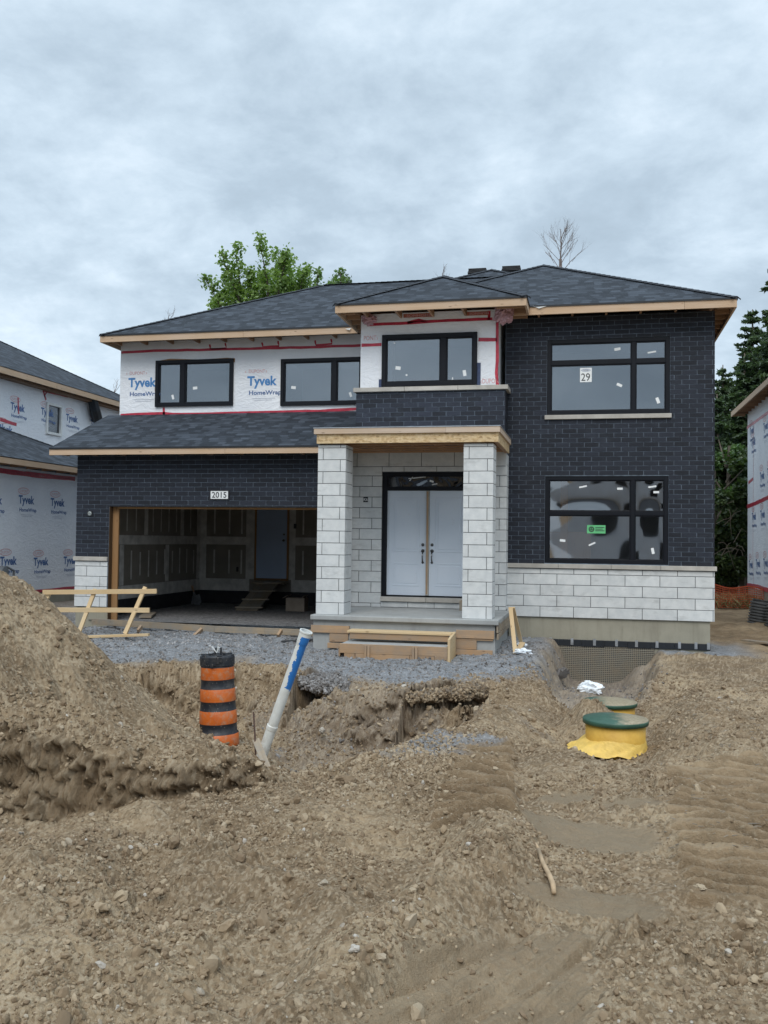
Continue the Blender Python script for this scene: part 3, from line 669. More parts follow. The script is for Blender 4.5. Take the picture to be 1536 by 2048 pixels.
def overhang(mb, x0, x1, y0, y1, z, slope_dir, slope=.5, thk=.035, step=.61):  # roof framing seen from below: lookouts at right angles to the eave
    if slope_dir in ('+y', '-y'):
        x = x0+.1
        while x < x1: mb.box(x, x+.038, y0, y1, z-.10, z+.02, random.uniform(.8, 1.1)); x += step
    else:
        y = y0+.1
        while y < y1: mb.box(x0, x1, y, y+.038, z-.10, z+.02, random.uniform(.8, 1.1)); y += step
# ================================================================== THE HOUSE
H = empty('house', (-3.9, 17.0, -1.9), 'two-storey house under construction with dark brick, white wrap and an open garage, in the centre', 'house')
ZC, ZCT = -.49, -.405       # stone cap bottom and top
ZS = -1.388                 # stone base bottom
ZE = 4.29                   # eaves of the main roofs
# --- windows in wall coordinates
def wrect(pts, Y): a = at(*pts[0], Y); b = at(*pts[1], Y); return a, b
WR_U = (-.83, 1.375, 2.355, 3.765); WR_L = (-.85, 1.357, -.392, 1.22)
# --- right wing wall
YR = 17.75
mb = MB(); wallslab(mb, -1.60, 2.14, ZS, 4.2, YR+.006, .16, [WR_U, WR_L])
mb.box(2.13, 2.14, YR+.166, 25.5, ZS, 4.2); mb.box(-7.2, 2.1, 29.3, 29.4, -1.9, 4.3); mb.box(2.0, 2.1, 25.5, 29.3, -1.9, 4.3); mb.box(-10.0, -9.9, 18.9, 25.5, -1.9, 4.2)
buildk('brick_backing', mb, M['mortar'], H, lambda x, y, z: (x < -5, y > 25.6))
mb = MB(); masonry(mb, -1.59, 2.145, ZCT, 4.2, BL, BH, BJ, pfront(YR), tn=(.72, 1.35), holes=[WR_U, WR_L, (-.86, 1.405, 2.27, 2.36)])
masonry(mb, YR, 25.5, ZCT, 4.2, BL, BH, BJ, pside(2.145, 1)); build('brick_wall', mb, M['brick'], H)
mb = MB(); mb.box(-1.58, 2.12, YR+.0045, YR+.006, ZS, ZC); mb.box(-10, -9.30, 17.0045, 17.006, ZS, ZC); buildk('dark_joints', mb, M['mortar_s'], H)
mb = MB(); z = ZS
for r in range(5):
    h = SH_ if r < 4 else .088
    masonry(mb, -1.53, 2.145, z, z+h, SL_, h, SJ, pfront(YR-.006, .014), tn=(.93, 1.05), start=r, off=.5); masonry(mb, YR, 25.5, z, z+h, SL_, h, SJ, pside(2.15, 1, .02), tn=(.93, 1.05), start=r)
    z += h+SJ
z = ZS
for r in range(5):
    h = SH_ if r < 4 else .088
    xs = [(-10.0, -9.75), (-9.74, -9.30)] if r % 2 else [(-10.0, -9.46), (-9.45, -9.30)]
    for a, b in xs: mb.box(a, b, 16.99-random.uniform(0, .003), 17.012, z, z+h, random.uniform(.94, 1.04), 0, ('y1',))
    z += h+SJ
buildk('stone_base', mb, M['stone'], H, lambda x, y, z: x < -5, bevel=.004)
mb = MB()
for a, b in ((-1.53, -.60), (-.595, .35), (.355, 1.22), (1.225, 2.185)): mb.box(a, b, YR-.045, YR+.09, ZC+.004, ZCT, tone(.9, 1.05))
mb.box(-10.03, -9.295, 16.955, 17.03, ZC+.004, ZCT, .97)
buildk('stone_cap', mb, M['cap'], H, bevel=.005)
mb = MB(); mb.box(-.865, 1.40, YR-.045, YR+.03, 2.272, 2.352, .95); build('window_sill', mb, M['cap'], H, bevel=.005)
def sk(x, y, Y, w=.105, h=.055, an=0.): p = at(x, y, Y); return (p.x, p.z, w, h, an)
window(H, 'upper_right_window', *WR_U, YR+.05, [.735], [3.325], M['glass'], stickers=[sk(1235, 697, YR, .11, .05, .15), sk(1304, 703, YR, .15, .03, .15), sk(1239, 769, YR, .1, .05, -.45), sk(1316, 800, YR, .055, .11, .35)])
w_l = window(H, 'lower_right_window', *WR_L, YR+.05, [.73], [.535], M['glass_w'], bow=.007, stickers=[sk(1166, 973, YR, .14, .03, .2), sk(1240, 977, YR, .1, .04, 0), sk(1305, 973, YR, .14, .03, .15), sk(1313, 984, YR, .1, .04, 0), sk(1125, 1081, YR, .1, .045, -.1), sk(1184, 1088, YR, .13, .03, .45), sk(1306, 1102, YR, .05, .11, .2)])
# things inside the room behind the lower right window
mb = MB(); p = at(1128, 1090, YR+.5); mb.box(p.x-.07, p.x+.07, YR+.45, YR+.55, -.85, 1.4, .9); mb.box(p.x-.3, p.x+.5, YR+.9, YR+1.0, -.85, .2, .8); build('room_stud', mb, M['jamb'], H)
mb = MB(); p = at(1186, 1108, YR+.9); mb.lathe([(.13, -.88), (.155, -.36), (.165, -.35), (.165, -.33), (.15, -.33)], 20, (p.x, YR+.9, 0)); tag(build('orange_bucket', mb, simple('orange_bucket', (.55, .09, .02), .5), root=(p.x, YR+.9, -.85), smooth=True), 'orange bucket standing inside the room behind the lower right window', 'bucket')
# paper with 29
mb = MB(); a, b = at(1160, 735, YR), at(1183.5, 763, YR); mb.box(a.x, b.x, YR+.052, YR+.0535, b.z, a.z)
addtext(mb, '29', .20, (a.x+.018, YR+.0515, b.z+.025), narrow=.85, mi=1, off=.001); ovalring(mb, ((a.x+b.x)/2, YR+.0515, a.z-.045), (1, 0, 0), (0, 0, 1), .09, .028, .022, 2)
addtext(mb, 'homes', .035, ((a.x+b.x)/2-.045, YR+.0510, a.z-.054), mi=1)
build('number_paper', mb, [M['sticker'], M['black'], M['ink_grey']], H)
mb = MB(); a, b = at(1174, 1050, YR), at(1211, 1067, YR); mb.box(a.x, b.x, YR+.052, YR+.0535, b.z, a.z)
ovalring(mb, (a.x+.08, YR+.0515, (a.z+b.z)/2), (1, 0, 0), (0, 0, 1), .05, .05, .02, 1); mb.poly([(a.x+.08+.03*math.cos(t), YR+.0513, (a.z+b.z)/2+.03*math.sin(t)) for t in (PI/2, -PI/6, -5*PI/6)], None, 1, 1)
for k in range(3): mb.quad((a.x+.15, YR+.0515, a.z-.05-.03*k), (b.x-.02-.03*(k % 2), YR+.0515, a.z-.05-.03*k), (b.x-.02-.03*(k % 2), YR+.0515, a.z-.036-.03*k), (a.x+.15, YR+.0515, a.z-.036-.03*k), None, 1, 1)
build('green_notice', mb, [M['green'], M['black']], H)
# foundation below the stone, membrane, steel clips
mb = MB(); mb.box(-1.5, 2.08, YR+.035, YR+.25, -2.75, ZS-.012); mb.box(1.90, 2.08, YR+.25, 25.5, -2.6, ZS-.01)
mb.box(-10.0, -9.30, 17.05, 17.28, -2.2, ZS-.012); mb.box(-10.0, -9.75, 17.28, 25.4, -2.2, ZS-.01); mb.box(-1.515, 2.09, YR+.0355, YR+.06, -1.405, ZS-.004)
for k in range(6): x = -1.3+.62*k; mb.box(x, x+.004, YR+.030, YR+.035, -1.78, ZS-.02, .6)
buildk('foundation', mb, M['concrete'], H, lambda x, y, z: (x < -5, y > 25.6))
mem = NT('dimple_membrane'); u = mem.tc(); dd_ = mem.n('ShaderNodeTexWave'); 
gx = mem.math('ABSOLUTE', mem.math('SINE', mem.math('MULTIPLY', mem.n('ShaderNodeSeparateXYZ').outputs[0], 1)))
def memb():
    t = NT('dimpled_membrane'); o = t.tc('UV'); s = t.n('ShaderNodeSeparateXYZ'); t.l(o, s.inputs[0])
    a = t.math('ABSOLUTE', t.math('SINE', t.math('MULTIPLY', s.outputs[0], PI/.034))); b = t.math('ABSOLUTE', t.math('SINE', t.math('MULTIPLY', s.outputs[1], PI/.034)))
    g = t.math('MINIMUM', a, b); gap = t.rng(g, .25, .5, 1, 0)
    c = t.mix(gap, (.055, .055, .055), (.30, .27, .20)); c = t.mix(t.rng(t.noise(t.tc(), 4, 6, .7), .45, .68, 0, .7), c, (.20, .16, .11))
    return t.fin(c, .6, t.bump(g, .8, .01))
bpy.data.materials.remove(mem.m)
M['memb'] = memb()
mb = MB(); x0, x1, y_ = -1.35, 1.12, YR+.016; mb.quad((x0, y_, -2.62), (x1, y_, -2.62), (x1, y_, -1.885), (x0, y_, -1.885), [(0, 0), (x1-x0, 0), (x1-x0, .735), (0, .735)])
build('drainage_membrane', mb, M['memb'], H)
mb = MB()
xa = -1.40
while xa < 2.08: xb = min(xa+.41, 2.085); mb.box(xa, xb-.002, YR+.004+random.uniform(0, .004), YR+.034, -1.90-random.uniform(0, .015), -1.79, 1); xa = xb
build('membrane_flap', mb, M['metal_blk'], H, bevel=.004)
for k, px in enumerate((1059, 1101, 1144, 1189, 1233, 1273, 1314, 1359, 1392, 1417)):
    x = at(px, 1284, YR).x; c = MB(); c.box(x-.025, x+.025, YR-.004, YR+.003, -1.885, -1.765); c.box(x-.015, x+.015, YR-.010, YR-.004, -1.86, -1.80, .6); build('membrane_clip', c, M['steel'], H)
# --- entrance wall behind the porch
YD = 17.36; DO = (-3.86, -2.13, -1.06, 1.275)
mb = MB(); wallslab(mb, -4.62, -1.53, -1.9, 1.75, YD+.006, .12, [DO]); mb.box(-1.545, -1.535, YD+.126, YR+.006, -1.9, 1.75)
build('entrance_backing', mb, M['mortar_s'], H)
mb = MB(); z = -1.262; rows = [(-1.262, -1.20)]+[(-1.19+.2*k, -1.19+.2*k+.19) for k in range(14)]
for r, (a, b) in enumerate(rows):
    if a > 1.6: continue
    xs = [(-4.62, -4.30), (-4.29, -3.865)] if r % 2 else [(-4.62, -4.06), (-4.05, -3.865)]
    if a < 1.2:
        for x, y in xs: mb.box(x, y, YD-.004-random.uniform(0, .003), YD+.01, a, min(b, 1.28) if b > 1.2 and b < 1.3 else b, tone(.93, 1.05), 0, ('y1',))
        xs = [(-2.125, -1.85), (-1.84, -1.53)] if r % 2 else [(-2.125, -1.66), (-1.65, -1.53)]
        for x, y in xs: mb.box(x, y, YD-.004-random.uniform(0, .003), YD+.01, a, b, tone(.93, 1.05), 0, ('y1',))
    # return toward the right wing
    ys = [(YD-.003, YD+.10), (YD+.11, YR-.002)] if r % 2 else [(YD-.003, YD+.27), (YD+.28, YR-.002)]
    for c, d in ys: mb.box(-1.545, -1.526, c, d, a, b, tone(.93, 1.05), 0, ('x0',))
for a, b in ((-3.86, -3.45), (-3.44, -2.83), (-2.82, -2.21), (-2.2, -2.13)): mb.box(a, b, YD-.005, YD+.01, 1.285, 1.375, tone(.93, 1.05), 0, ('y1',))
mb.box(-4.62, -3.87, YD-.005, YD+.01, 1.21, 1.375, 1., 0, ('y1',)); mb.box(-2.12, -1.53, YD-.005, YD+.01, 1.21, 1.375, 1., 0, ('y1',))
for a, b in ((-4.62, -4.36), (-4.35, -3.74), (-3.73, -3.12), (-3.11, -2.5), (-2.49, -1.88), (-1.87, -1.53)): mb.box(a, b, YD-.005, YD+.01, 1.385, 1.66, tone(.93, 1.05), 0, ('y1',))
build('entrance_stone', mb, M['stone'], H, bevel=.004)
# door frame, transom, leaves
D_ = MB(); y0, y1 = YD+.03, YD+.12
D_.box(-3.86, -3.775, y0, y1, -1.055, 1.27); D_.box(-2.215, -2.13, y0, y1, -1.055, 1.27); D_.box(-3.775, -2.215, y0, y1, 1.19, 1.27); D_.box(-3.775, -2.215, y0, y1, .935, 1.005)
D_.box(-3.775, -3.75, y0+.02, y1, 1.005, 1.19); D_.box(-2.24, -2.215, y0+.02, y1, 1.005, 1.19)
dfr = build('door_frame', D_, M['frame'], H, bevel=.004)
mb = MB(); mb.box(-3.75, -2.24, YD+.075, YD+.08, 1.005, 1.19); build('pane', mb, M['glass_d'], dfr)
for (sx, sz, sw, sh, an) in (sk(833, 955, YD, .33, .014, .1), sk(821, 957, YD, .10, .014, .9), sk(868, 968, YD, .10, .02, .15), sk(862, 962, YD, .08, .035, -.3)):
    s = MB(); ca, sa = math.cos(an), math.sin(an); ux, uz = Vector((ca, 0, sa)), Vector((-sa, 0, ca)); s.fbox(Vector((sx, YD+.071, sz))-ux*sw/2-uz*sh/2, ux*sw, Vector((0, .002, 0)), uz*sh); build('sticker', s, M['sticker'], dfr)
mb = MB(); mb.box(-4.1, -1.7, YD+1.6, YD+1.65, -1.2, 1.6); mb.box(-4.1, -1.7, YD+.5, YD+1.6, 1.5, 1.52); mb.box(-3.1, -2.7, YD+.6, YD+.62, .9, 1.4, (1.6, 1.1, .3)); build('hall_lining', mb, simple('hall_wall', (.16, .17, .18), .9, .1, 2, tone=True), H)
def leaf(x0, x1, hx, nm):
    d = MB(); yf = YD+.075; z0, z1 = -1.035, .93; d.box(x0, x1, yf, yf+.045, z0, z1)
    lf = build(nm, d, M['door'], H, bevel=.003)
    for (a, b) in ((-.88, -.50), (-.40, -.12)) if False else (((-.86, -.43)), ((-.22, .80))):
        p = MB(); X0, X1 = x0+.12, x1-.12; w = .022
        for q in ((X0, X1, a, a+w), (X0, X1, b-w, b), (X0, X0+w, a+w, b-w), (X1-w, X1, a+w, b-w)): p.box(q[0], q[1], yf-.007, yf, q[2], q[3])
        p.box(X0+w+.03, X1-w-.03, yf-.006, yf, a+w+.03, b-w-.03); build('raised_panel', p, M['door'], lf, bevel=.006)
    h = MB(); R = Matrix.Rotation(PI/2, 3, 'X')
    h.lathe([(.0, .02), (.026, .018), (.030, .0)], 16, (hx, yf, -.085), R); build('deadbolt', h, M['pewter'], lf, smooth=True); h = MB(); h.lathe([(.0, .045), (.016, .042), (.019, .02), (.030, .015), (.033, 0)], 16, (hx, yf, -.20), R)
    h.tube([(hx, yf-.02, -.235), (hx, yf-.055, -.26), (hx, yf-.06, -.32), (hx+.003, yf-.05, -.38), (hx+.002, yf-.01, -.415)], [.012, .013, .010, .012, .014], 8)
    h.lathe([(0, .016), (.022, .012), (.024, 0)], 12, (hx, yf, -.415), R)
    build('handle', h, M['pewter'], lf, smooth=True)
    s = MB(); s.box(hx-.012, hx+.012, yf-.066, yf-.060, -.285, -.262); build('handle_wrap', s, M['sticker'], lf)
    return lf
leaf(-3.773, -3.03, -3.085, 'entry_door'); leaf(-2.965, -2.22, -2.91, 'entry_door')
mb = MB(); mb.box(-3.026, -2.969, YD+.052, YD+.10, -1.03, .93); build('door_mullion', mb, M['cap'], H, bevel=.003)
mb = MB(); mb.box(-3.012, -2.985, YD+.04, YD+.051, -1.0, .91); build('temporary_brace_strip', mb, M['form'], H)
mb = MB(); mb.box(-3.865, -3.0, YD-.05, YD+.10, -1.15, -1.065, 1.); mb.box(-2.995, -2.125, YD-.05, YD+.10, -1.15, -1.065, .95); buildk('door_sill', mb, M['cap'], H, bevel=.005)
mb = MB()
for a, b in ((-3.86, -3.35), (-3.34, -2.85), (-2.84, -2.35)): mb.box(a, b, YD-.004, YD+.01, -1.255, -1.16, tone(.85, 1))
build('stone_base_course', mb, M['stone'], H)
mb = MB(); mb.box(-2.32, -2.24, 16.95, 17.2, -1.262, -1.08, 1); tag(build('wood_block', mb, M['form_old'], root=(-2.28, 17.1, -1.26), bevel=.004), 'short grey offcut block standing on the porch slab beside the right stone column', 'wood block')
# K6 lot sign
mb = MB(); p = at(731.5, 999, YD); mb.box(p.x-.045, p.x+.045, YD-.012, YD-.006, p.z-.05, p.z+.05); addtext(mb, 'K6', .075, (p.x-.04, YD-.0135, p.z-.026), mi=1, off=.0005, width=.075)
build('lot_sign', mb, [M['metal_blk'], M['sticker']], H)
# --- porch
P_ = MB(); P_.box(-4.57, -1.44, 15.13, 17.35, -1.345, -1.262); build('porch_slab', P_, M['concrete_g'], H, bevel=.015)
P_ = MB(); P_.box(-4.53, -1.50, 15.20, 17.5, -2.3, -1.347); build('porch_foundation', P_, M['concrete_g'], H)
for cx in (-4.52, -2.048):
    c = MB(); W_ = .485; X0, X1, Y0, Y1 = cx, cx+W_, 15.3, 15.785; c.box(X0+.008, X1-.008, Y0+.008, Y1-.008, -1.26, 1.58, 1, 1)
    rows = [(-1.260+.2*k, -1.260+.2*k+.19) for k in range(14)]+[(1.54, 1.585)]
    for r, (a, b) in enumerate(rows):
        big = [(X0, X0+.385), (X0+.395, X1)] if r % 2 == 0 else [(X0, X0+.085), (X0+.095, X1)]
        for q in big: c.box(q[0], q[1], Y0-random.uniform(0, .002), Y0+.06, a, b, tone(.95, 1.05))
        sd = [(Y0+.065, Y0+.39), (Y0+.40, Y1)] if r % 2 == 0 else [(Y0+.065, Y0+.085), (Y0+.095, Y1)]
        for q in sd:
            t = tone(.93, 1.04); c.box(X1-.05, X1-.0005, q[0], q[1], a, b, t); c.box(X0+.0005, X0+.05, q[0], q[1], a, b, t)
        c.box(X0+.055, X1-.055, Y1-.06, Y1, a, b, 1)
    build('porch_column', c, [M['stone'], M['mortar_s']], H, bevel=.003)
pr = MB(); pr.box(-4.53, -1.478, 15.24, 15.26, 1.605, 1.762, 1); pr.box(-1.498, -1.478, 15.26, 17.3, 1.605, 1.762, 1); pr.box(-4.53, -4.51, 15.26, 17.3, 1.605, 1.762, 1)
proof = build('porch_roof', pr, M['osb'], H)
pr = MB(); fasciaboards(pr, (-4.57, 15.20, 1.853), (-1.45, 15.20, 1.853), .09, .04, (0, -1, 0), 2.4); fasciaboards(pr, (-1.45, 15.24, 1.853), (-1.45, 17.35, 1.853), .09, .04, (1, 0, 0)); fasciaboards(pr, (-4.57, 17.3, 1.853), (-4.57, 15.24, 1.853), .09, .04, (-1, 0, 0))
build('fascia', pr, M['form_old'] if False else wood('greyed_spruce', (.60, .48, .38), .8), proof)
pr = MB(); pr.box(-4.58, -1.44, 15.19, 17.35, 1.856, 1.868); build('roof_membrane', pr, M['steel'], proof)
pr = MB(); pr.box(-4.5, -1.5, 15.27, 17.34, 1.80, 1.815)
x = -4.3
while x < -1.6: pr.box(x, x+.038, 15.27, 17.34, 1.66, 1.80, tone(.8, 1.1)); x += .40
for k, y in enumerate((15.42, 15.85, 16.3, 16.75, 17.2)): pr.box(-4.5, -1.5, y, y+.065, 1.628, 1.66, tone(1.0, 1.4))
pr.box(-1.56, -1.50, 15.27, 17.3, 1.61, 1.628); build('ceiling_framing', pr, M['rafter'], proof)
# form boards round the porch foundation and the wooden steps (as one temporary formwork thing)
FW = empty('formwork', (-3.0, 15.1, -1.9), 'wooden formwork boards nailed round the concrete porch base', 'formwork')
mb = MB()
mb.box(-4.56, -3.90, 15.155, 15.195, -1.555, -1.435, tone()); mb.box(-2.12, -1.51, 15.14, 15.18, -1.565, -1.435, tone()); mb.box(-4.24, -3.92, 15.165, 15.195, -1.70, -1.56, tone()); mb.box(-2.16, -1.79, 15.155, 15.195, -1.74, -1.60, tone()); mb.box(-2.12, -1.53, 15.16, 15.198, -1.598, -1.57, tone())
mb.box(-4.26, -3.88, 15.12, 15.16, -1.80, -1.715, tone()); mb.box(-2.16, -1.53, 15.12, 15.155, -1.83, -1.745, tone())
buildk('front_board', mb, M['form'], FW, bevel=.003)
mb = MB(); mb.bar((-1.46, 15.16, -1.40), (-1.46, 17.6, -1.40), .03, .14, tone=.95); mb.bar((-1.455, 15.16, -1.53), (-1.455, 17.6, -1.50), .03, .09, tone=.85); mb.box(-1.44, -1.43, 15.15, 15.25, -1.42, -1.30, .6); buildk('side_board', mb, M['form_old'], FW, bevel=.003)
mb = MB(); mb.bar((-3.93, 15.155, -1.70), (-3.75, 15.13, -1.56), .01, .02, tone=.4); build('diagonal_strip', mb, M['form'], FW)
ST = empty('porch_steps', (-3.0, 14.8, -1.9), 'two wooden box steps in front of the porch slab', 'steps')
mb = MB(); mb.box(-3.84, -2.15, 14.78, 15.10, -1.50, -1.465, .98); build('upper_tread', mb, M['board'], ST, bevel=.004)
mb = MB(); mb.box(-3.80, -2.19, 14.80, 14.84, -1.60, -1.50, .85); build('riser', mb, M['form'], ST, bevel=.004)
mb = MB(); mb.box(-3.86, -2.18, 14.50, 15.08, -1.675, -1.645, .98); build('lower_tread', mb, M['concrete_g'], ST, bevel=.004)
mb = MB(); mb.box(-3.87, -2.16, 14.46, 14.498, -1.79, -1.645, .95); mb.box(-3.80, -3.62, 14.465, 14.50, -2.0, -1.792, .85); mb.box(-3.615, -2.75, 14.462, 14.50, -2.0, -1.793, 1); mb.box(-2.745, -2.36, 14.465, 14.50, -2.0, -1.792, .95); mb.box(-2.355, -2.16, 14.455, 14.50, -2.0, -1.79, .8)
buildk('front_board', mb, M['form'], ST, bevel=.003)
for x in (-3.42, -2.66): mb = MB(); mb.box(x-.045, x-.006, 14.42, 14.458, -2.0, -1.66, .9); mb.box(x+.004, x+.04, 14.42, 14.458, -2.0, -1.665, 1.05); build('stake', mb, M['form'], ST)
mb = MB(); mb.hexa([(-2.155, 14.46, -2.05), (-2.115, 14.46, -2.05), (-2.155, 15.09, -2.05), (-2.115, 15.09, -2.05), (-2.155, 14.46, -1.52), (-2.115, 14.46, -1.52), (-2.155, 15.09, -1.46), (-2.115, 15.09, -1.46)], .95); build('side_panel', mb, M['board'], ST, bevel=.003)
mb = MB(); mb.box(-3.90, -3.875, 14.5, 15.09, -2.0, -1.69, .9); build('side_panel', mb, M['form'], ST)
# --- garage front
YG = 17.0; GO = (-9.29, -4.72, -3, .600)
mb = MB(); wallslab(mb, -9.995, -4.53, ZS, 1.75, YG+.006, .12, [GO]); mb.box(-4.54, -4.53, YG+.126, YD+.006, -1.9, 1.75); mb.box(-10.0, -9.98, YG+.126, 18.8, ZS, 1.9)
build('garage_backing', mb, M['mortar'], H)
mb = MB(); masonry(mb, -10.0, -4.53, ZCT, 1.72, BL, BH, BJ, pfront(YG), tn=(.72, 1.35), holes=[GO]); build('garage_brick', mb, M['brick'], H)
mb = MB(); mb.box(-9.30, -4.72, YG+.001, YG+.12, .590, .600); build('steel_lintel', mb, M['metal_blk'], H)
mb = MB(); mb.box(-9.275, -9.15, YG+.13, YG+.17, -1.72, .585, .9); mb.box(-4.86, -4.73, YG+.13, YG+.17, -1.72, .585, .9); mb.box(-9.15, -4.86, YG+.13, YG+.17, .548, .585, 1.)
mb.box(-9.285, -9.276, YG+.01, YG+.13, -1.72, .59, .25); buildk('garage_jamb', mb, M['jamb'], H)
G = MB(); gx0, gx1, gy0, gy1, gz0, gz1 = -9.74, -4.6, YG+.175, 22.5, -1.65, 1.05
G.box(gx0-.02, gx0, gy0, gy1, -1.33, gz1); G.box(gx0-.02, -8.26, gy1, gy1+.02, -1.33, gz1); G.box(-7.38, gx1+.02, gy1, gy1+.02, -1.33, gz1); G.box(gx1, gx1+.02, gy0, gy1, -1.33, gz1); G.box(gx0-.02, gx1+.02, gy0, gy1+.02, gz1, gz1+.02)
G.box(-8.26, -7.38, gy1, gy1+.02, -1.33, -1.0); G.box(gx0, -9.28, gy0-.005, gy0, -1.33, gz1); G.box(-8.26, -7.38, gy1, gy1+.02, 1.0, gz1)
build('garage_drywall', G, M['drywall'], H)
G = MB(); G.box(gx0-.04, gx0+.03, gy0, gy1, -1.9, -1.33); G.box(gx0+.03, gx1-.03, gy1-.04, gy1+.02, -1.9, -1.33); G.box(gx1-.03, gx1+.04, gy0, gy1, -1.9, -1.33); buildk('garage_curb', G, M['tar'], H)
G = MB()
def seam(w0, w1, a, b, z0, z1, side):    # compound strips on wall; side 'l' left wall (along y), 'b' back wall
    if side == 'l': G.box(gx0, gx0+(.0055 if b-a > 1 else .004), a, b, z0, z1, tone(.85, 1.1))
    else: G.box(a, b, gy1-(.0055 if b-a > .3 else .004), gy1, z0, z1, tone(.85, 1.1))
seam(0, 0, gy0, gy1, -.17, .03, 'l'); seam(0, 0, gx0, -8.40, -.17, .03, 'b'); seam(0, 0, -7.3, gx1, -.17, .03, 'b')
seam(0, 0, gy0, gy1, -1.33, -1.05, 'l'); seam(0, 0, gx0, -8.40, -1.33, -1.03, 'b'); seam(0, 0, -7.3, gx1, -1.33, -1.03, 'b')
seam(0, 0, gy1-.2, gy1, -1.04, gz1, 'l'); seam(0, 0, gx0, gx0+.17, -1.03, gz1, 'b'); seam(0, 0, -8.5, -8.28, -1.03, gz1, 'b'); seam(0, 0, -7.36, -7.2, -1.03, gz1, 'b')
for y in (18.4, 20.6): G.box(gx0, gx0+.0035, y-.09, y+.09, -1.04, -.18, .9)
for y in (19.5, 21.4): G.box(gx0, gx0+.0035, y-.09, y+.09, .04, gz1, .9)
y = 17.6
while y < 22.3: G.box(gx0, gx0+.003, y-.025, y+.025, -.95+random.random()*.1, -.25-random.random()*.1, .6); G.box(gx0, gx0+.003, y+.17, y+.21, .12, 1.0, .6); y += .41
for x in (-9.35, -8.95, -8.62, -7.0, -6.6, -6.2, -5.8, -5.4): G.box(x-.02, x+.02, gy1-.003, gy1, -.9, -.3, .6); G.box(x-.02, x+.02, gy1-.003, gy1, .1, .8, .6)
buildk('taped_seam', G, M['compound'], H)
mb = MB(); mb.box(-8.22, -7.42, gy1-.01, gy1+.03, -1.0, 1.0); ind = build('inner_door', mb, M['door_in'], H)
mb = MB(); mb.lathe([(0, .06), (.025, .055), (.03, .03), (.012, .02), (.025, 0)], 12, (-7.5, gy1-.01, -.05), Matrix.Rotation(PI/2, 3, 'X')); mb.lathe([(0, .02), (.02, .018), (.025, 0)], 12, (-7.5, gy1-.01, .1), Matrix.Rotation(PI/2, 3, 'X')); build('handle', mb, M['pewter'], ind, smooth=True)
mb = MB(); mb.box(-8.27, -8.22, gy1-.02, gy1+.03, -1.05, 1.04); mb.box(-7.42, -7.37, gy1-.02, gy1+.03, -1.05, 1.04); mb.box(-8.27, -7.37, gy1-.03, gy1+.03, -1.06, -1.0, .6); buildk('inner_door_casing', mb, M['jamb'], H)
mb = MB(); mb.box(-7.25, -7.18, gy1-.006, gy1-.001, .25, .37); mb.box(-8.75, -8.69, gy1-.006, gy1-.001, -.85, -.73); buildk('outlet_box', mb, M['black'], H)
# lot number plate, small round fixture
mb = MB(); a, b = at(420, 980, YG), at(459, 1000, YG); mb.box(a.x, b.x, YG-.02, YG-.006, b.z, a.z); mb.box(a.x+.025, b.x-.025, YG-.024, YG-.020, b.z+.022, a.z-.022, 1, 1)
addtext(mb, '2015', .155, ((a.x+b.x)/2-.155, YG-.0255, (a.z+b.z)/2-.052), mi=0, off=.002, width=.30); build('house_number_plate', mb, [M['black'], M['sticker']], H)
mb = MB(); p = at(180, 1027, YG); mb.box(p.x-.055, p.x+.055, YG-.012, YG-.002, p.z-.055, p.z+.055); mb.lathe([(0, .012), (.03, .012), (.042, .004)], 16, (p.x, YG-.012, p.z), Matrix.Rotation(PI/2, 3, 'X'), mi=[1, 1]); addtext(mb, 'K6', .04, (p.x-.02, YG-.0255, p.z-.014), mi=2); build('lot_sign', mb, [M['metal_blk'], simple('grey_disc', (.3, .33, .33), .5), M['black']], H)
# --- upper left wrapped wall
YU = 18.85
W1 = (at(313, 721, YU).x, at(468, 720, YU).x, at(313, 814, YU).z, at(313, 722, YU).z); W2 = (at(563, 719, YU).x, at(563, 719, YU).x+W1[1]-W1[0]+.0, at(565, 812, YU).z, at(563, 719, YU).z)
mb = MB(); wallslab(mb, -10.10, -4.0, 1.6, 4.25, YU, .15, [W1, W2]); mb.box(-10.10, -9.95, YU+.15, 25.5, 1.7, 4.25); build('wrapped_wall', mb, M['tyvek'], H)
window(H, 'upper_left_window', *W1, YU, [at(366.5, 760, YU).x], [], M['glass'], proud=.05, fw_=.07, mullw=.10, stickers=[sk(345.5, 794, YU, .05, .1, .3), sk(390, 776, YU, .1, .06, .1)])
window(H, 'upper_middle_window', *W2, YU, [at(669, 760, YU).x], [], M['glass'], proud=.05, fw_=.07, mullw=.10, stickers=[sk(587, 775, YU, .1, .06, -.15), sk(701, 789, YU, .05, .1, .35)])
L_ = MB()
for px, py in ((257, 774), (495, 771)):
    p = at(px, py, YU); wraplogo(L_, (p.x, YU-.0035, p.z), (1, 0, 0), 1.0, brackets=True)
p = at(250, 692, YU); 
buildk('wrap_print', L_, INK(), H, lambda x, y, z: (x < -7.5, x < -3))
T_ = MB()
def TP(pts, w, Y): tapestrip(T_, [at(*p, Y) for p in pts], w, (0, -1, 0))
TP([(243, 704.5), (330, 701), (420, 699.5), (520, 697), (620, 694.5), (727, 691)], .055, YU)
for x, y in ((435, 694), (540, 690), (646, 686)):
    TP([(x-16, y-5), (x-14, y+4), (x+18, y+2), (x+16, y-8)], .035, YU)
TP([(241, 830), (330, 827), (360, 829), (520, 825), (640, 822), (716, 818)], .06, YU); TP([(327, 815), (328, 829)], .05, YU); TP([(722, 745), (723, 815)], .03, YU)
buildk('red_tape', T_, M['tape'], H, lambda x, y, z: (z > 3.4, x < -3))
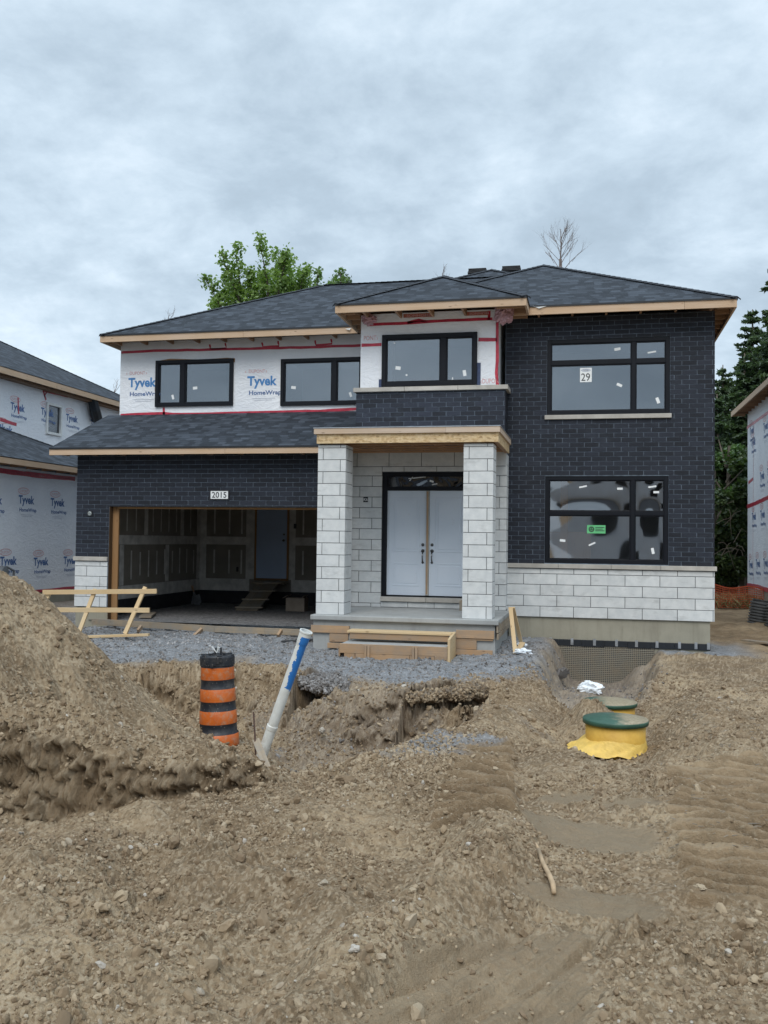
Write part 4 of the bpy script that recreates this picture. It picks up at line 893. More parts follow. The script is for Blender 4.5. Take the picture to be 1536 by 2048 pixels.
# torn wrap edge revealing board beside the windows
mb = MB(); mb.poly([at(*p, YU-.003) for p in ((314, 722), (310.5, 750), (309.5, 780), (312.5, 812), (315, 812), (315, 722))]); mb.poly([at(*p, YU-.003) for p in ((313, 722), (340, 717.5), (400, 719), (455, 715.5), (470, 716.5), (470, 724), (313, 724))]); build('exposed_sheathing', mb, M['jamb'], H)
# --- bay above the porch
YB = 17.30; bx0, bx1 = -4.30, -1.70
WB = (at(765, 672, YB).x, at(955, 664, YB).x, at(765, 774, YB).z, at(765, 671, YB).z)
mb = MB(); wallslab(mb, bx0, bx1, 1.9, 4.27, YB, .10, [WB]); mb.box(bx1-.1, bx1, YB+.1, 18.6, 1.9, 4.27); mb.box(bx0, bx0+.1, YB+.1, 18.84, 1.9, 4.27); build('wrapped_bay_wall', mb, M['tyvek'], H)
window(H, 'bay_window', *WB, YB, [at(887, 720, YB).x], [], M['glass'], proud=.05, fw_=.08, mullw=.11, stickers=[sk(796, 736, YB, .10, .065, -.15), sk(929, 746, YB, .06, .11, .15), sk(789, 686, YB, .03, .025, 0), sk(813, 750, YB, .035, .03, .3), sk(905, 757, YB, .02, .045, 0)])
mb = MB(); mb.box(-4.345, -1.555, 17.206, YB-.002, 1.86, 2.77); mb.box(-1.7, -1.555, YB-.002, YR+.004, 1.86, 2.77); mb.box(-4.345, -4.30, YB-.002, 18.84, 1.86, 2.77); build('parapet_backing', mb, M['mortar'], H)
mb = MB(); masonry(mb, -4.35, -1.55, 1.87, 2.765, BL, BH, BJ, pfront(17.2), tn=(.7, 1.7)); masonry(mb, 17.2, YR-.004, 1.87, 2.765, BL, BH, BJ, pside(-1.55, 1)); masonry(mb, 17.2, 18.8, 1.87, 2.765, BL, BH, BJ, pside(-4.35, -1)); build('parapet_brick', mb, M['brick'], H)
mb = MB()
for a, b in ((-4.40, -3.42), (-3.415, -2.42), (-2.415, -1.50)): mb.box(a, b, 17.15, YB-.001, 2.772, 2.85, tone(.92, 1.05))
mb.box(-1.69, -1.50, YB, YR-.004, 2.772, 2.85, 1); mb.box(-4.40, -4.31, YB, 18.83, 2.772, 2.85, 1); buildk('parapet_cap', mb, M['cap'], H, bevel=.005)
T_ = MB(); TP([(735, 650), (800, 647), (870, 642), (985, 638)], .055, YB); TP([(737, 633), (736, 650)], .05, YB); TP([(978, 622), (978, 640)], .05, YB); TP([(815, 646), (838, 640), (855, 644)], .05, YB)
TP([(723, 691), (763, 689)], .06, YB); TP([(957, 679), (994, 679)], .065, YB); TP([(994, 622), (995, 700), (993, 745), (995, 770)], .055, YB)
tapestrip(T_, [(bx1, YB+.02, 4.2), (bx1, YB+.03, 2.86)], .05, (1, 0, 0)); buildk('red_tape', T_, M['tape'], H, lambda x, y, z: (z > 3.4, x < -3))
L_ = MB(); a = at(727, 681, YB); addtext(L_, 'PONT›', .125, (a.x, YB-.004, a.z), mi=2, width=.27); a = at(961, 767, YB); addtext(L_, '‹DUPON', .125, (a.x, YB-.004, a.z), mi=2, width=.33)
buildk('wrap_print', L_, INK(), H, lambda x, y, z: (x < -7.5, x < -3))
mb = MB()
for px, py, tx in ((807, 633, 'SONHOME'), (932, 629, 'SONHOM')):
    a = at(px, py, YB); w = .55 if px < 900 else .45; mb.box(a.x, a.x+w, YB-.003, YB-.001, a.z-.025, a.z+.045, 1, 0); addtext(mb, tx, .065, (a.x+.06, YB-.0045, a.z-.012), mi=1, width=w-.09, off=.001)
buildk('label_band', mb, [simple('brown_red_band', (.38, .12, .08), .6, .3, 20), M['ink_red']], H, lambda x, y, z: x < -2.6)
mb = MB(); a = at(957, 742, YB); mb.box(a.x-.03, a.x+.04, YB-.012, YB-.002, 2.86, a.z+.15); a = at(763, 765, YB); mb.box(a.x-.05, a.x+.01, YB-.012, YB-.002, 2.86, a.z+.06); buildk('window_flashing', mb, simple('blue_black_flashing', (.03, .05, .12), .5, .3, 30), H)
def crumple(name, C, sx, sy, sz, mat, seed, parent=None, label=None, cat=None, n=26, group=None):
    r = np.random.default_rng(seed); u, v = np.meshgrid(np.linspace(0, 2*PI, n, endpoint=False), np.linspace(.02, PI-.02, n)); x, y, z = np.cos(u)*np.sin(v), np.sin(u)*np.sin(v), np.cos(v)
    R = 1+.42*fbm(x*1.9+y*1.1+seed, z*1.9+y*.7, seed, 3)+.28*np.abs(pn(x*4+z*2, y*4+seed, seed+3))
    X, Y, Z = x*R*sx, y*R*sy, z*R*sz
    idx = np.arange(n*n).reshape(n, n); nx = np.roll(idx, -1, 1); F = np.stack([idx[1:], nx[1:], nx[:-1], idx[:-1]], -1).reshape(-1, 4)
    V = np.stack([X.ravel()+C[0], Y.ravel()+C[1], Z.ravel()+C[2]], -1); o = npmesh(name, V, F, mat, root=C if parent is None else (0, 0, 0), parent=parent)
    return tag(o, label, cat, group) if label else o
M['pinkpoly'] = simple('pink_poly_sheet', (.42, .25, .28), .3, .3, 20, .6, 25)
crumple('plastic_flap', (-1.58, 17.15, 4.16), .16, .12, .17, M['pinkpoly'], 3, H); crumple('plastic_flap', (-4.12, 17.2, 4.14), .12, .07, .10, M['pinkpoly'], 5, H)
# --- roofs
ze = ZE+.02
RM = MB()
def RP(P, e): roofplane(RM, P, e)
A, B_ = (-10.30, 18.3, ze), (2.46, 26.0, ze); pk1, pk2 = (-6.45, 22.15, ze+1.925), (-1.39, 22.15, ze+1.925); w1, w2 = (-1.06, 20.82, ze+1.76), (-1.06, 21.82, ze+1.76)
RP([(-10.3, 18.3, ze), (-4.58, 18.3, ze), w2, pk2, pk1], (1, 0, 0)); RP([(-10.3, 26, ze), (-10.3, 18.3, ze), pk1], (0, 1, 0)); RP([(2.46, 26, ze), (-10.3, 26, ze), pk1, pk2], (1, 0, 0))
RP([(2.46, 17.3, ze), (2.46, 26, ze), pk2, w2, w1], (0, 1, 0)); RP([(-4.58, 17.3, ze), (2.46, 17.3, ze), w1], (1, 0, 0)); RP([(-4.58, 17.3, ze), w1, w2, (-4.58, 18.3, ze)], (0, 1, 0))
zp = ze+.14; q1, q2 = (-2.54, 24.0, zp+2.5), (-2.54, 24.8, zp+2.5)
RP([(-7.54, 19.0, zp), (2.455, 19.0, zp), q1], (1, 0, 0)); RP([(-7.54, 29.8, zp), (-7.54, 19, zp), q1, q2], (0, 1, 0)); RP([(2.455, 19, zp), (2.455, 29.8, zp), q2, q1], (0, 1, 0)); RP([(2.455, 29.8, zp), (-7.54, 29.8, zp), q2], (1, 0, 0))
main = build('main_roof', RM, M['shingle'], H)
C_ = MB()
for a, b in (((-10.3, 18.3, ze), pk1), (pk1, pk2), ((2.46, 17.3, ze), w1), ((-4.58, 17.3, ze), w1), (w1, w2), ((-5.4, 21.14, zp+1.07), q1), ((-.1, 21.56, zp+1.28), q1), (q1, q2)): hipcap(C_, a, b)
build('ridge_caps', C_, M['cap_shingle'], main)
RM = MB(); sp = .525; zb_ = ze+.002; pb = (-2.88, 18.34, zb_+1.74*sp)
RP([(-4.62, 16.6, zb_), (-1.14, 16.6, zb_), pb], (1, 0, 0)); RP([(-4.62, 20.5, zb_), (-4.62, 16.6, zb_), pb, (-2.88, 20.5, pb[2])], (0, 1, 0)); RP([(-1.14, 16.6, zb_), (-1.14, 20.5, zb_), (-2.88, 20.5, pb[2]), pb], (0, 1, 0))
bayr = build('bay_roof', RM, M['shingle'], H); C_ = MB(); hipcap(C_, (-4.62, 16.6, zb_), pb); hipcap(C_, (-1.14, 16.6, zb_), pb); hipcap(C_, pb, (-2.88, 20.0, pb[2])); build('ridge_caps', C_, M['cap_shingle'], bayr)
RM = MB(); zg = 1.70+.015; s_ = .4167; RP([(-10.38, 16.6, zg), (-4.50, 16.6, zg), (-4.50, 17.36, zg+.76*s_), (-4.36, 17.36, zg+.76*s_), (-4.36, YU, zg+(YU-16.6)*s_), (-10.38, YU, zg+(YU-16.6)*s_)], (1, 0, 0))
gr = build('garage_roof', RM, M['shingle'], H)
# undersides, fascia, framing
mb = MB(); th = .03
def und(P): mb.poly([(x, y, z-th) for x, y, z in P])
und([(-10.26, 18.34, ze), (-4.5, 18.34, ze), (-4.5, 19.3, ze+.48), (-9.3, 19.3, ze+.48)]); und([(-10.26, 18.34, ze), (-9.3, 19.3, ze+.48), (-9.3, 26, ze+.48), (-10.26, 26, ze)])
und([(-4.58, 17.34, ze), (2.42, 17.34, ze), (1.6, 18.2, ze+.43), (-4.58, 18.2, ze+.43)]); und([(2.42, 17.34, ze), (2.42, 26, ze), (1.6, 26, ze+.41), (1.6, 18.2, ze+.41)])
und([(-4.58, 16.64, ze), (-1.18, 16.64, ze), (-1.8, 17.5, ze+.43), (-4.1, 17.5, ze+.43)]); und([(-4.58, 16.64, ze), (-4.1, 17.5, ze+.27), (-4.1, 18.9, ze+.27), (-4.58, 18.3, ze)]); und([(-1.18, 16.64, ze), (-1.18, 17.9, ze), (-1.6, 17.9, ze+.22), (-1.8, 17.5, ze+.25)])
und([(-10.34, 16.64, zg), (-4.52, 16.64, zg), (-4.52, 18.8, zg+.9), (-10.34, 18.8, zg+.9)])
build('roof_sheathing', mb, M['rafter'], H)
mb = MB()
overhang(mb, -10.2, -4.6, 18.35, 18.84, ZE-.02, '+y'); overhang(mb, -10.24, -10.11, 18.5, 25.5, ZE-.02, '+x'); overhang(mb, 2.16, 2.42, 17.4, 25.5, ZE-.02, '-x', step=.405); overhang(mb, -1.1, 2.1, 17.35, 17.74, ZE-.0, '+y')
overhang(mb, -4.25, -1.75, 16.65, 17.29, ZE-.02, '+y'); overhang(mb, -4.57, -4.31, 16.75, 18.2, ZE-.02, '+x', step=.405); overhang(mb, -1.69, -1.19, 16.75, 17.7, ZE-.02, '+x', step=.405)
mb.bar((-4.55, 16.68, ZE-.07), (-4.25, 17.28, ZE-.0), .038, .09, tone=.8); mb.bar((-10.2, 18.4, ZE-.07), (-9.9, 18.84, ZE-.0), .038, .09, tone=.8); overhang(mb, -10.3, -4.6, 16.65, 16.99, zg-.03, '+y')
buildk('rafter', mb, M['rafter'], H)
def fas(name, segs, h):
    m = MB()
    for a, b, n in segs: fasciaboards(m, a, b, h, .038, n)
    o = build(name, m, M['fascia'], H, bevel=.003)
    m = MB()
    for a, b, n in segs:
        a, b, n = Vector(a), Vector(b), Vector(n); m.fbox(a-n*.03+Vector((0, 0, .002)), b-a, n*.048, Vector((0, 0, .016))); m.fbox(a+n*.013+Vector((0, 0, -.014)), b-a, n*.004, Vector((0, 0, .015)))
    build('drip_edge', m, M['metal_blk'], o)
fas('upper_left_fascia', [((-10.30, 18.3, ZE), (-4.62, 18.3, ZE), (0, -1, 0)), ((-10.30, 26, ZE), (-10.30, 18.34, ZE), (-1, 0, 0))], .145)
fas('bay_fascia', [((-4.62, 16.6, ZE), (-1.14, 16.6, ZE), (0, -1, 0)), ((-4.62, 18.26, ZE), (-4.62, 16.64, ZE), (-1, 0, 0)), ((-1.14, 16.64, ZE), (-1.14, 17.30, ZE), (1, 0, 0))], .145)
fas('right_fascia', [((-1.72, 17.3, ZE), (2.46, 17.3, ZE), (0, -1, 0)), ((2.46, 17.34, ZE), (2.46, 26, ZE), (1, 0, 0))], .15)
fas('garage_fascia', [((-10.38, 16.6, 1.70), (-4.54, 16.6, 1.70), (0, -1, 0))], .125)
mb = MB(); mb.hexa([(-10.38, 16.64, 1.57), (-10.34, 16.64, 1.57), (-10.38, YU, 1.57+2.25*s_), (-10.34, YU, 1.57+2.25*s_), (-10.38, 16.64, 1.70), (-10.34, 16.64, 1.70), (-10.38, YU, 1.70+2.25*s_), (-10.34, YU, 1.70+2.25*s_)]); build('rake_board', mb, M['fascia'], H)
M['white'] = simple('white_flashing', (.7, .71, .7), .5, .05)
for P in ([(1064, 611), (1078, 617), (1093, 612), (1072, 614)], [(690, 657.5), (699, 660.5), (703, 655), (701, 656)]):
    Y = 17.27 if P[0][0] > 800 else 18.26; mb = MB(); mb.poly([at(*p, Y) for p in P]); mb.poly([at(*p, Y+.02) for p in P][::-1]); build('valley_flashing', mb, M['white'], H)
for cx, zt, zb2 in ((-2.92, 7.05, 6.62), (-2.05, 7.07, 6.60)):
    V_ = MB(); V_.box(cx-.20, cx+.20, 24.1, 24.5, zb2, zt-.14); 
    for k in range(3): V_.box(cx-.25+.01*k, cx+.25-.01*k, 24.05+.01*k, 24.55-.01*k, zt-.145+.035*k, zt-.125+.035*k)
    V_.box(cx-.23, cx+.23, 24.07, 24.53, zt-.045, zt-.02); V_.box(cx-.14, cx+.14, 24.15, 24.45, zt-.02, zt); V_.box(cx-.3, cx+.3, 24.0, 24.6, zb2-.02, zb2+.02)
    build('roof_vent', V_, M['metal_blk'], H, bevel=.005)
# gravel floor inside the garage
gf = MB(); gf.quad((gx0+.03, YG+.02, -1.65), (gx1, YG+.02, -1.65), (gx1, gy1-.04, -1.65), (gx0+.03, gy1-.04, -1.65))
def gfm():
    t = NT('garage_crushed_stone'); o = t.tc(); v = t.vor(o, 22, 'Color'); s = t.n('ShaderNodeSeparateColor'); t.l(v, s.inputs[0]); c = t.mix(s.outputs[0], (.09, .09, .095), (.24, .235, .235)); d = t.vor(o, 22)
    return t.fin(c, .9, t.bump(d, 1, .03))
tag(build('garage_gravel', gf, gfm()), kind='structure')
# ================================================================== neighbouring houses
INKS = INK()
NL = empty('house', (-12.5, 20, -1.9), 'neighbouring house wrapped in white sheeting at the left edge of the photo', 'house')
mb = MB(); mb.box(-15.1, -12.5, 8.0, 23.1, -1.30, 1.50); build('lower_wall', mb, M['tyvek'], NL)
mb = MB(); mb.box(-15.0, -12.52, 8.05, 23.05, -2.2, -1.30); mb.box(-20, -15.15, 10, 29.7, -2.2, -1.3); buildk('foundation', mb, M['concrete'], NL)
wy0, wy1, wz0, wz1 = 23.93, 24.72, 2.88, 3.78
mb = MB(); panel(mb, 10.0, 29.8, -1.3, 4.12, [(wy0, wy1, wz0, wz1)], lambda a, b, c, d: mb.box(-15.3, -15.1, a, b, c, d)); mb.box(-22, -15.3, 29.7, 29.8, -1.3, 4.1); build('upper_wall', mb, M['tyvek'], NL)
w = MB(); f_ = .07
for q in ((wy0, wy0+f_, wz0, wz1), (wy1-f_, wy1, wz0, wz1), (wy0+f_, wy1-f_, wz0, wz0+f_), (wy0+f_, wy1-f_, wz1-f_, wz1)): w.box(-15.16, -15.05, q[0], q[1], q[2], q[3])
nw = build('side_window', w, M['white'], NL, bevel=.005); mb = MB(); mb.box(-15.12, -15.115, wy0+f_, wy1-f_, wz0+f_, wz1-f_); build('pane', mb, M['glass_d'], nw)
mb = MB(); mb.box(-17.5, -15.3, 23, 25.6, 2.2, 2.25); mb.box(-17.6, -17.5, 23, 25.6, 2.2, 4.2); build('room_lining', mb, M['room'], NL)
RM = MB(); s_l = .4167
def lz(x): return 1.65+s_l*(-12.05-x)
roofplane(RM, [(-12.05, 23.59, lz(-12.05)), (-12.05, 7.5, lz(-12.05)), (-15.1, 7.5, lz(-15.1)), (-15.1, 20.54, lz(-15.1))], (0, 1, 0))
roofplane(RM, [(-15.1, 23.59, lz(-12.05)), (-12.05, 23.59, lz(-12.05)), (-15.1, 20.54, lz(-15.1))], (1, 0, 0)); lr = build('lower_roof', RM, M['shingle'], NL)
C_ = MB(); hipcap(C_, (-12.05, 23.59, lz(-12.05)), (-15.1, 20.54, lz(-15.1))); build('ridge_caps', C_, M['cap_shingle'], lr)
RM = MB(); zu = 4.30
roofplane(RM, [(-14.7, 30.3, zu), (-14.7, 11, zu), (-20.7, 17, zu+3), (-20.7, 24.3, zu+3)], (0, 1, 0)); roofplane(RM, [(-26.7, 30.3, zu), (-14.7, 30.3, zu), (-20.7, 24.3, zu+3)], (1, 0, 0)); roofplane(RM, [(-26.7, 11, zu), (-14.7, 11, zu), (-20.7, 17, zu+3)], (1, 0, 0)); roofplane(RM, [(-26.7, 11, zu), (-26.7, 30.3, zu), (-20.7, 24.3, zu+3), (-20.7, 17, zu+3)], (0, 1, 0))
ur = build('upper_roof', RM, M['shingle'], NL); C_ = MB(); hipcap(C_, (-14.7, 30.3, zu), (-20.7, 24.3, zu+3)); build('ridge_caps', C_, M['cap_shingle'], ur)
mb = MB(); fasciaboards(mb, (-12.05, 23.59, 1.63), (-12.05, 7.5, 1.63), .12, .038, (1, 0, 0)); build('lower_fascia', mb, M['fascia'], NL)
mb = MB(); fasciaboards(mb, (-14.7, 30.3, 4.28), (-14.7, 11, 4.28), .15, .038, (1, 0, 0)); build('upper_fascia', mb, M['fascia'], NL)
mb = MB(); mb.poly([(-12.08, 7.5, 1.60), (-12.08, 23.5, 1.60), (-12.55, 23.5, 1.80), (-12.55, 7.5, 1.80)]); mb.poly([(-14.73, 11, 4.24), (-14.73, 30.2, 4.24), (-15.15, 30.2, 4.45), (-15.15, 11, 4.45)]); build('soffit', mb, M['rafter'], NL); mb = MB(); overhang(mb, -12.5, -12.09, 8, 23.4, 1.60, '+x'); overhang(mb, -15.1, -14.74, 12, 30, 4.25, '+x')
mb.box(-15.12, -14.85, 17, 29.8, 4.08, 4.14, .5); buildk('rafter', mb, M['rafter'], NL)
T_ = MB(); X_ = -12.5
def YZ(px, py, X): p = atx(px, py, X); return Vector((X, p.y, p.z))
tapestrip(T_, [YZ(0, 939, X_)-Vector((0, .5, 0)), YZ(70, 948, X_), YZ(150, 957, X_)], .07, (1, 0, 0)); tapestrip(T_, [YZ(0, 944, X_)-Vector((0, .5, 0)), YZ(70, 953, X_), YZ(150, 960, X_)], .05, (1, 0, 0))
tapestrip(T_, [(X_, 16.5, -1.27), (X_, 20, -1.28), (X_, 23, -1.27)], .06, (1, 0, 0))
X2 = -15.1
for P, w in (([(85, 780), (136, 793)], .07), ([(86, 781), (92, 800)], .07), ([(94, 783), (88, 793)], .05), ([(0, 839), (33, 849)], .09), ([(36, 795), (37, 828)], .06), ([(0, 1192), (60, 1186)], .05)): tapestrip(T_, [YZ(*p, X2) for p in P], w, (1, 0, 0))
buildk('red_tape', T_, M['tape'], NL, lambda x, y, z: (x < -14, z < 0, z > 3.3))
L_ = MB()
for px, py in ((-31, 1006), (37, 1006), (101, 1011), (-52, 1129), (0, 1130), (67, 1131), (127, 1128), (-20, 1250)): p = YZ(px, py, X_); L_ = MB(); wraplogo(L_, p+Vector((.0035, 0, 0)), (0, 1, 0), .92, dark=True); build('wrap_print', L_, INKS, NL)
for px, py in ((21, 818), (82, 828), (132, 840), (-20, 858), (-5, 862), (181, 851)): p = YZ(px, py, X2); L_ = MB(); wraplogo(L_, p+Vector((.0035, 0, 0)), (0, 1, 0), .98, dark=True); build('wrap_print', L_, INKS, NL)

mb = MB(); p = YZ(176, 800, X2); a, b = YZ(178, 800, X2), YZ(186, 840, X2); mb.tube([a+Vector((.2, -.2, .1)), a+Vector((.2, .0, -.3)), b+Vector((.15, 0, 0))], [.14, .17, .17], 8); build('hanging_membrane', mb, M['metal_blk'], NL)
GM = MB(); p = atx(8, 1150, -12.3); x, y, z = p; GM.box(-12.42, -12.2, y-.35, y+.15, z-.35, z-.05); GM.lathe([(.0, .12), (.13, .10), (.16, 0), (.13, -.1), (0, -.12)], 14, (x, y-.1, z+.05), Matrix.Rotation(PI/2, 3, 'Y')); GM.tube([(x, y-.3, z+.15), (x, y+.1, z+.17), (x, y+.35, z+.08)], .025, 6); GM.tube([(x, y+.35, z+.08), (x, y+.35, -1.9)], .025, 6); GM.tube([(x, y-.1, z-.3), (x, y-.1, -1.9)], .03, 6)
tag(build('gas_meter', GM, simple('grey_meter_paint', (.14, .15, .16), .5, .2, 10), root=(x, y, -1.7), bevel=0), 'grey gas meter with pipes against the wrapped wall at the far left', 'gas meter')
NR = empty('house', (5.5, 30, -1.9), 'neighbouring house wrapped in white sheeting at the right edge of the photo', 'house')
xr, yr = 4.95, 32.5
mb = MB(); mb.box(xr, xr+8, 20, yr, -1.36, 4.35); build('wrapped_wall', mb, M['tyvek'], NR)
mb = MB(); mb.box(xr+.02, xr+7.9, 20.1, yr-.02, -2.2, -1.36); build('foundation', mb, M['concrete'], NR)
RM = MB(); z_ = 4.40; roofplane(RM, [(4.5, 33.0, z_), (4.5, 19.5, z_), (9.0, 24, z_+2.25), (9.0, 28.5, z_+2.25)], (0, 1, 0)); roofplane(RM, [(13.5, 33, z_), (4.5, 33, z_), (9, 28.5, z_+2.25)], (1, 0, 0)); roofplane(RM, [(4.5, 19.5, z_), (13.5, 19.5, z_), (9, 24, z_+2.25)], (1, 0, 0)); build('roof', RM, M['shingle'], NR)
mb = MB(); fasciaboards(mb, (4.5, 19.5, 4.38), (4.5, 33.0, 4.38), .16, .038, (-1, 0, 0)); build('fascia', mb, M['fascia'], NR)
mb = MB(); mb.poly([(4.54, 19.5, 4.34), (4.54, 33, 4.34), (5.0, 33, 4.50), (5.0, 19.5, 4.50)]); build('soffit', mb, M['rafter'], NR); mb = MB(); overhang(mb, 4.55, 4.94, 20, 33, 4.33, '-x'); buildk('rafter', mb, M['rafter'], NR)
T_ = MB()
for P, w in (([(1494, 856), (1502, 850), (1536, 825)], .10), ([(1508, 850), (1507, 940), (1506, 1100), (1507, 1180)], .03), ([(1494, 1013), (1506, 1009), (1536, 995), (1560, 985)], .12), ([(1497, 966), (1507, 957)], .10), ([(1494, 1170), (1515, 1173), (1536, 1180), (1560, 1188)], .12)):
    tapestrip(T_, [YZ(*p, xr) for p in P], w, (-1, 0, 0))
buildk('red_tape', T_, M['tape'], NR, lambda x, y, z: (z > 2, z < 0))
L_ = MB()
for px, py in ((1500, 870), (1527, 862), (1503, 893), (1520, 960), (1535, 952), (1504, 1040), (1521, 1036), (1536, 1033), (1498, 1135), (1512, 1133), (1527, 1132), (1542, 1130)): p = YZ(px, py, xr); L_ = MB(); wraplogo(L_, p+Vector((-.004, 0, 0)), (0, -1, 0), 1.15, dark=True); build('wrap_print', L_, INK(), NR)
# houses across the street, behind the camera: seen only as reflections in the glass
def backhouse(loc, w, d, h, mat, label):
    o = empty('house', loc, label, 'house'); x, y, z = loc; mb = MB(); mb.box(x, x+w, y-d, y, z, z+h); build('wall', mb, mat, o)
    RM = MB(); q = d/2+.5; roofplane(RM, [(x-.5, y+.5, z+h), (x+w+.5, y+.5, z+h), (x+w+.5-q, y+.5-q, z+h+q*.5), (x-.5+q, y+.5-q, z+h+q*.5)], (1, 0, 0)); roofplane(RM, [(x-.5, y-d-.5, z+h), (x+w+.5, y-d-.5, z+h), (x+w+.5-q, y+.5-q, z+h+q*.5), (x-.5+q, y+.5-q, z+h+q*.5)], (1, 0, 0))
    roofplane(RM, [(x-.5, y-d-.5, z+h), (x-.5, y+.5, z+h), (x-.5+q, y+.5-q, z+h+q*.5)], (0, 1, 0)); roofplane(RM, [(x+w+.5, y-d-.5, z+h), (x+w+.5, y+.5, z+h), (x+w+.5-q, y+.5-q, z+h+q*.5)], (0, 1, 0)); build('roof', RM, M['shingle'], o)
    mb = MB(); mb.box(x+1, x+5.8, y, y+.05, z, z+2.4, .2); mb.box(x+w-3.5, x+w-1.5, y, y+.05, z+3.6, z+5, .2); mb.box(x+2, x+4, y, y+.05, z+3.6, z+5, .2); build('window', mb, M['frame'], o)
backhouse((-1, -20, -2.2), 12, 10, 5.6, M['tyvek'], 'wrapped house across the street, seen only reflected in the lower right window')
backhouse((-16, -21, -2.2), 12, 10, 5.6, simple('tan_cladding', (.36, .28, .2), .8, .1, 2), 'tan house across the street, seen only as a reflection in the windows')
# ================================================================== trees and plants
def leafcloud(name, C, R, n, size, mat, parent, seed, squash=.8, tone_=None):
    r = np.random.default_rng(seed); C = np.asarray(C); k = len(C); i = r.integers(0, k, n); d = r.normal(size=(n, 3)); d /= np.linalg.norm(d, axis=1)[:, None]; rad = r.random(n)**.45
    P = C[i]+d*(rad*np.asarray(R)[i])[:, None]*np.array([1, 1, squash])
    return leafquads(name, P, size, mat, parent, r, tone_)
def leafquads(name, P, size, mat, parent, r, tone_=None, aspect=.75, droop=0):
    n = len(P); a = r.normal(size=(n, 3)); a[:, 2] = a[:, 2]*.6-droop; a /= np.linalg.norm(a, axis=1)[:, None]; b = r.normal(size=(n, 3)); b -= (a*b).sum(1)[:, None]*a; b /= np.linalg.norm(b, axis=1)[:, None]
    s = size*(.6+.7*r.random(n))[:, None]; a = a*s; b = b*s*aspect; c = np.cross(a, b); c = c/np.linalg.norm(c, axis=1)[:, None]*s*.18
    V = np.stack([P-a*.5, P+b*.5+c, P+a*.5, P-b*.5+c], 1).reshape(-1, 3); F = np.arange(4*n).reshape(n, 4)
    t = np.clip(r.random(n)*.7+(0 if tone_ is None else tone_), 0, 1)
    return npmesh(name, V, F, mat, attrs={'tone': np.repeat(t, 4)}, parent=parent)
def poplar(label, shoots, Yb, base_, seed, leaf, mat, dens=1., grp=None):
    r = np.random.default_rng(seed); root = Vector((base_[0], Yb, -1.8)); o = empty('deciduous_tree', root, label, 'tree', grp)
    tr = MB(); top = Vector((base_[0], Yb, base_[1])); tr.tube([root, root.lerp(top, .5)+Vector((.15, 0, 0)), top], [.28, .2, .1], 8); build('trunk', tr, M['bark'], o, smooth=True)
    br = MB(); P = []; T = []
    for (px, py, bx, bz, wd) in shoots:
        tip = at(px, py, Yb); tip.y += r.uniform(-1.5, 1.5); b0 = Vector((bx, Yb+r.uniform(-.5, .5), bz)); mid = b0.lerp(tip, .5)+Vector((r.uniform(-.3, .3), r.uniform(-.3, .3), .1))
        pts = [b0, mid, tip]; br.tube(pts, [.07, .04, .008], 5); tv = r.random()*.3
        for k in range(11):
            f = .12+.88*k/10; c = (b0.lerp(mid, f*2) if f < .5 else mid.lerp(tip, f*2-1)); w_ = wd*(1-.85*f**1.5)+.08
            for _ in range(2):
                dv = Vector(r.normal(size=3)); dv.normalize(); e_ = c+dv*w_*r.uniform(.3, 1.)+Vector((0, 0, .15)); br.tube([c, e_], [.02, .005], 4)
                m = int(15*dens); q = np.array(e_)+r.normal(size=(m, 3))*np.array([.16, .16, .15])*(.6+w_*.5); P.append(q); T.append(np.full(m, tv+.15*r.random()))
    build('branch', br, M['bark'], o); leafquads('crown', np.concatenate(P), leaf, mat, o, r, np.concatenate(T)); return o
Yt = 36
poplar('bright green leafy tree rising behind the left part of the main roof', [(410, 600, -14.5, 7.6, .5), (425, 572, -14.5, 7.8, .7), (452, 565, -14.2, 7.8, .8), (470, 540, -14, 7.8, .7), (488, 519, -13.9, 8, .65), (500, 545, -13.6, 8, .6), (512, 560, -13.4, 8, .5), (538, 499, -13.0, 8.2, .75), (552, 514, -12.8, 8.2, .8), (565, 512, -12.6, 8.2, .7), (582, 538, -12.3, 8.2, .8), (596, 533, -12.1, 8.2, .7), (611, 545, -11.8, 8.4, .55), (620, 560, -11.6, 8.4, .5), (440, 600, -14.3, 7.6, .8), (530, 560, -13, 8, .7), (560, 560, -12.7, 8, .8), (590, 570, -12.2, 8.2, .7)], Yt, (-13.2, 8.2), 5, .155, M['leaf'], 2.0)
poplar('smaller pale green leafy tree at the right end of the crowns behind the roof ridge', [(642, 553, -11.1, 8.5, .35), (655, 553, -10.9, 8.6, .35), (667, 560, -10.7, 8.6, .35), (630, 570, -11.2, 8.5, .35), (698, 568, -10.1, 8.8, .3)], Yt+1, (-10.8, 8.6), 8, .18, M['leaf_l'], .55)
poplar('dark sparse tree top poking just over the roof ridge beside the pale green tree', [(684, 552, -10.3, 8.7, .35), (690, 560, -10.2, 8.7, .35), (679, 562, -10.4, 8.7, .3)], Yt+2, (-10.3, 8.8), 9, .11, M['needle'], .8)
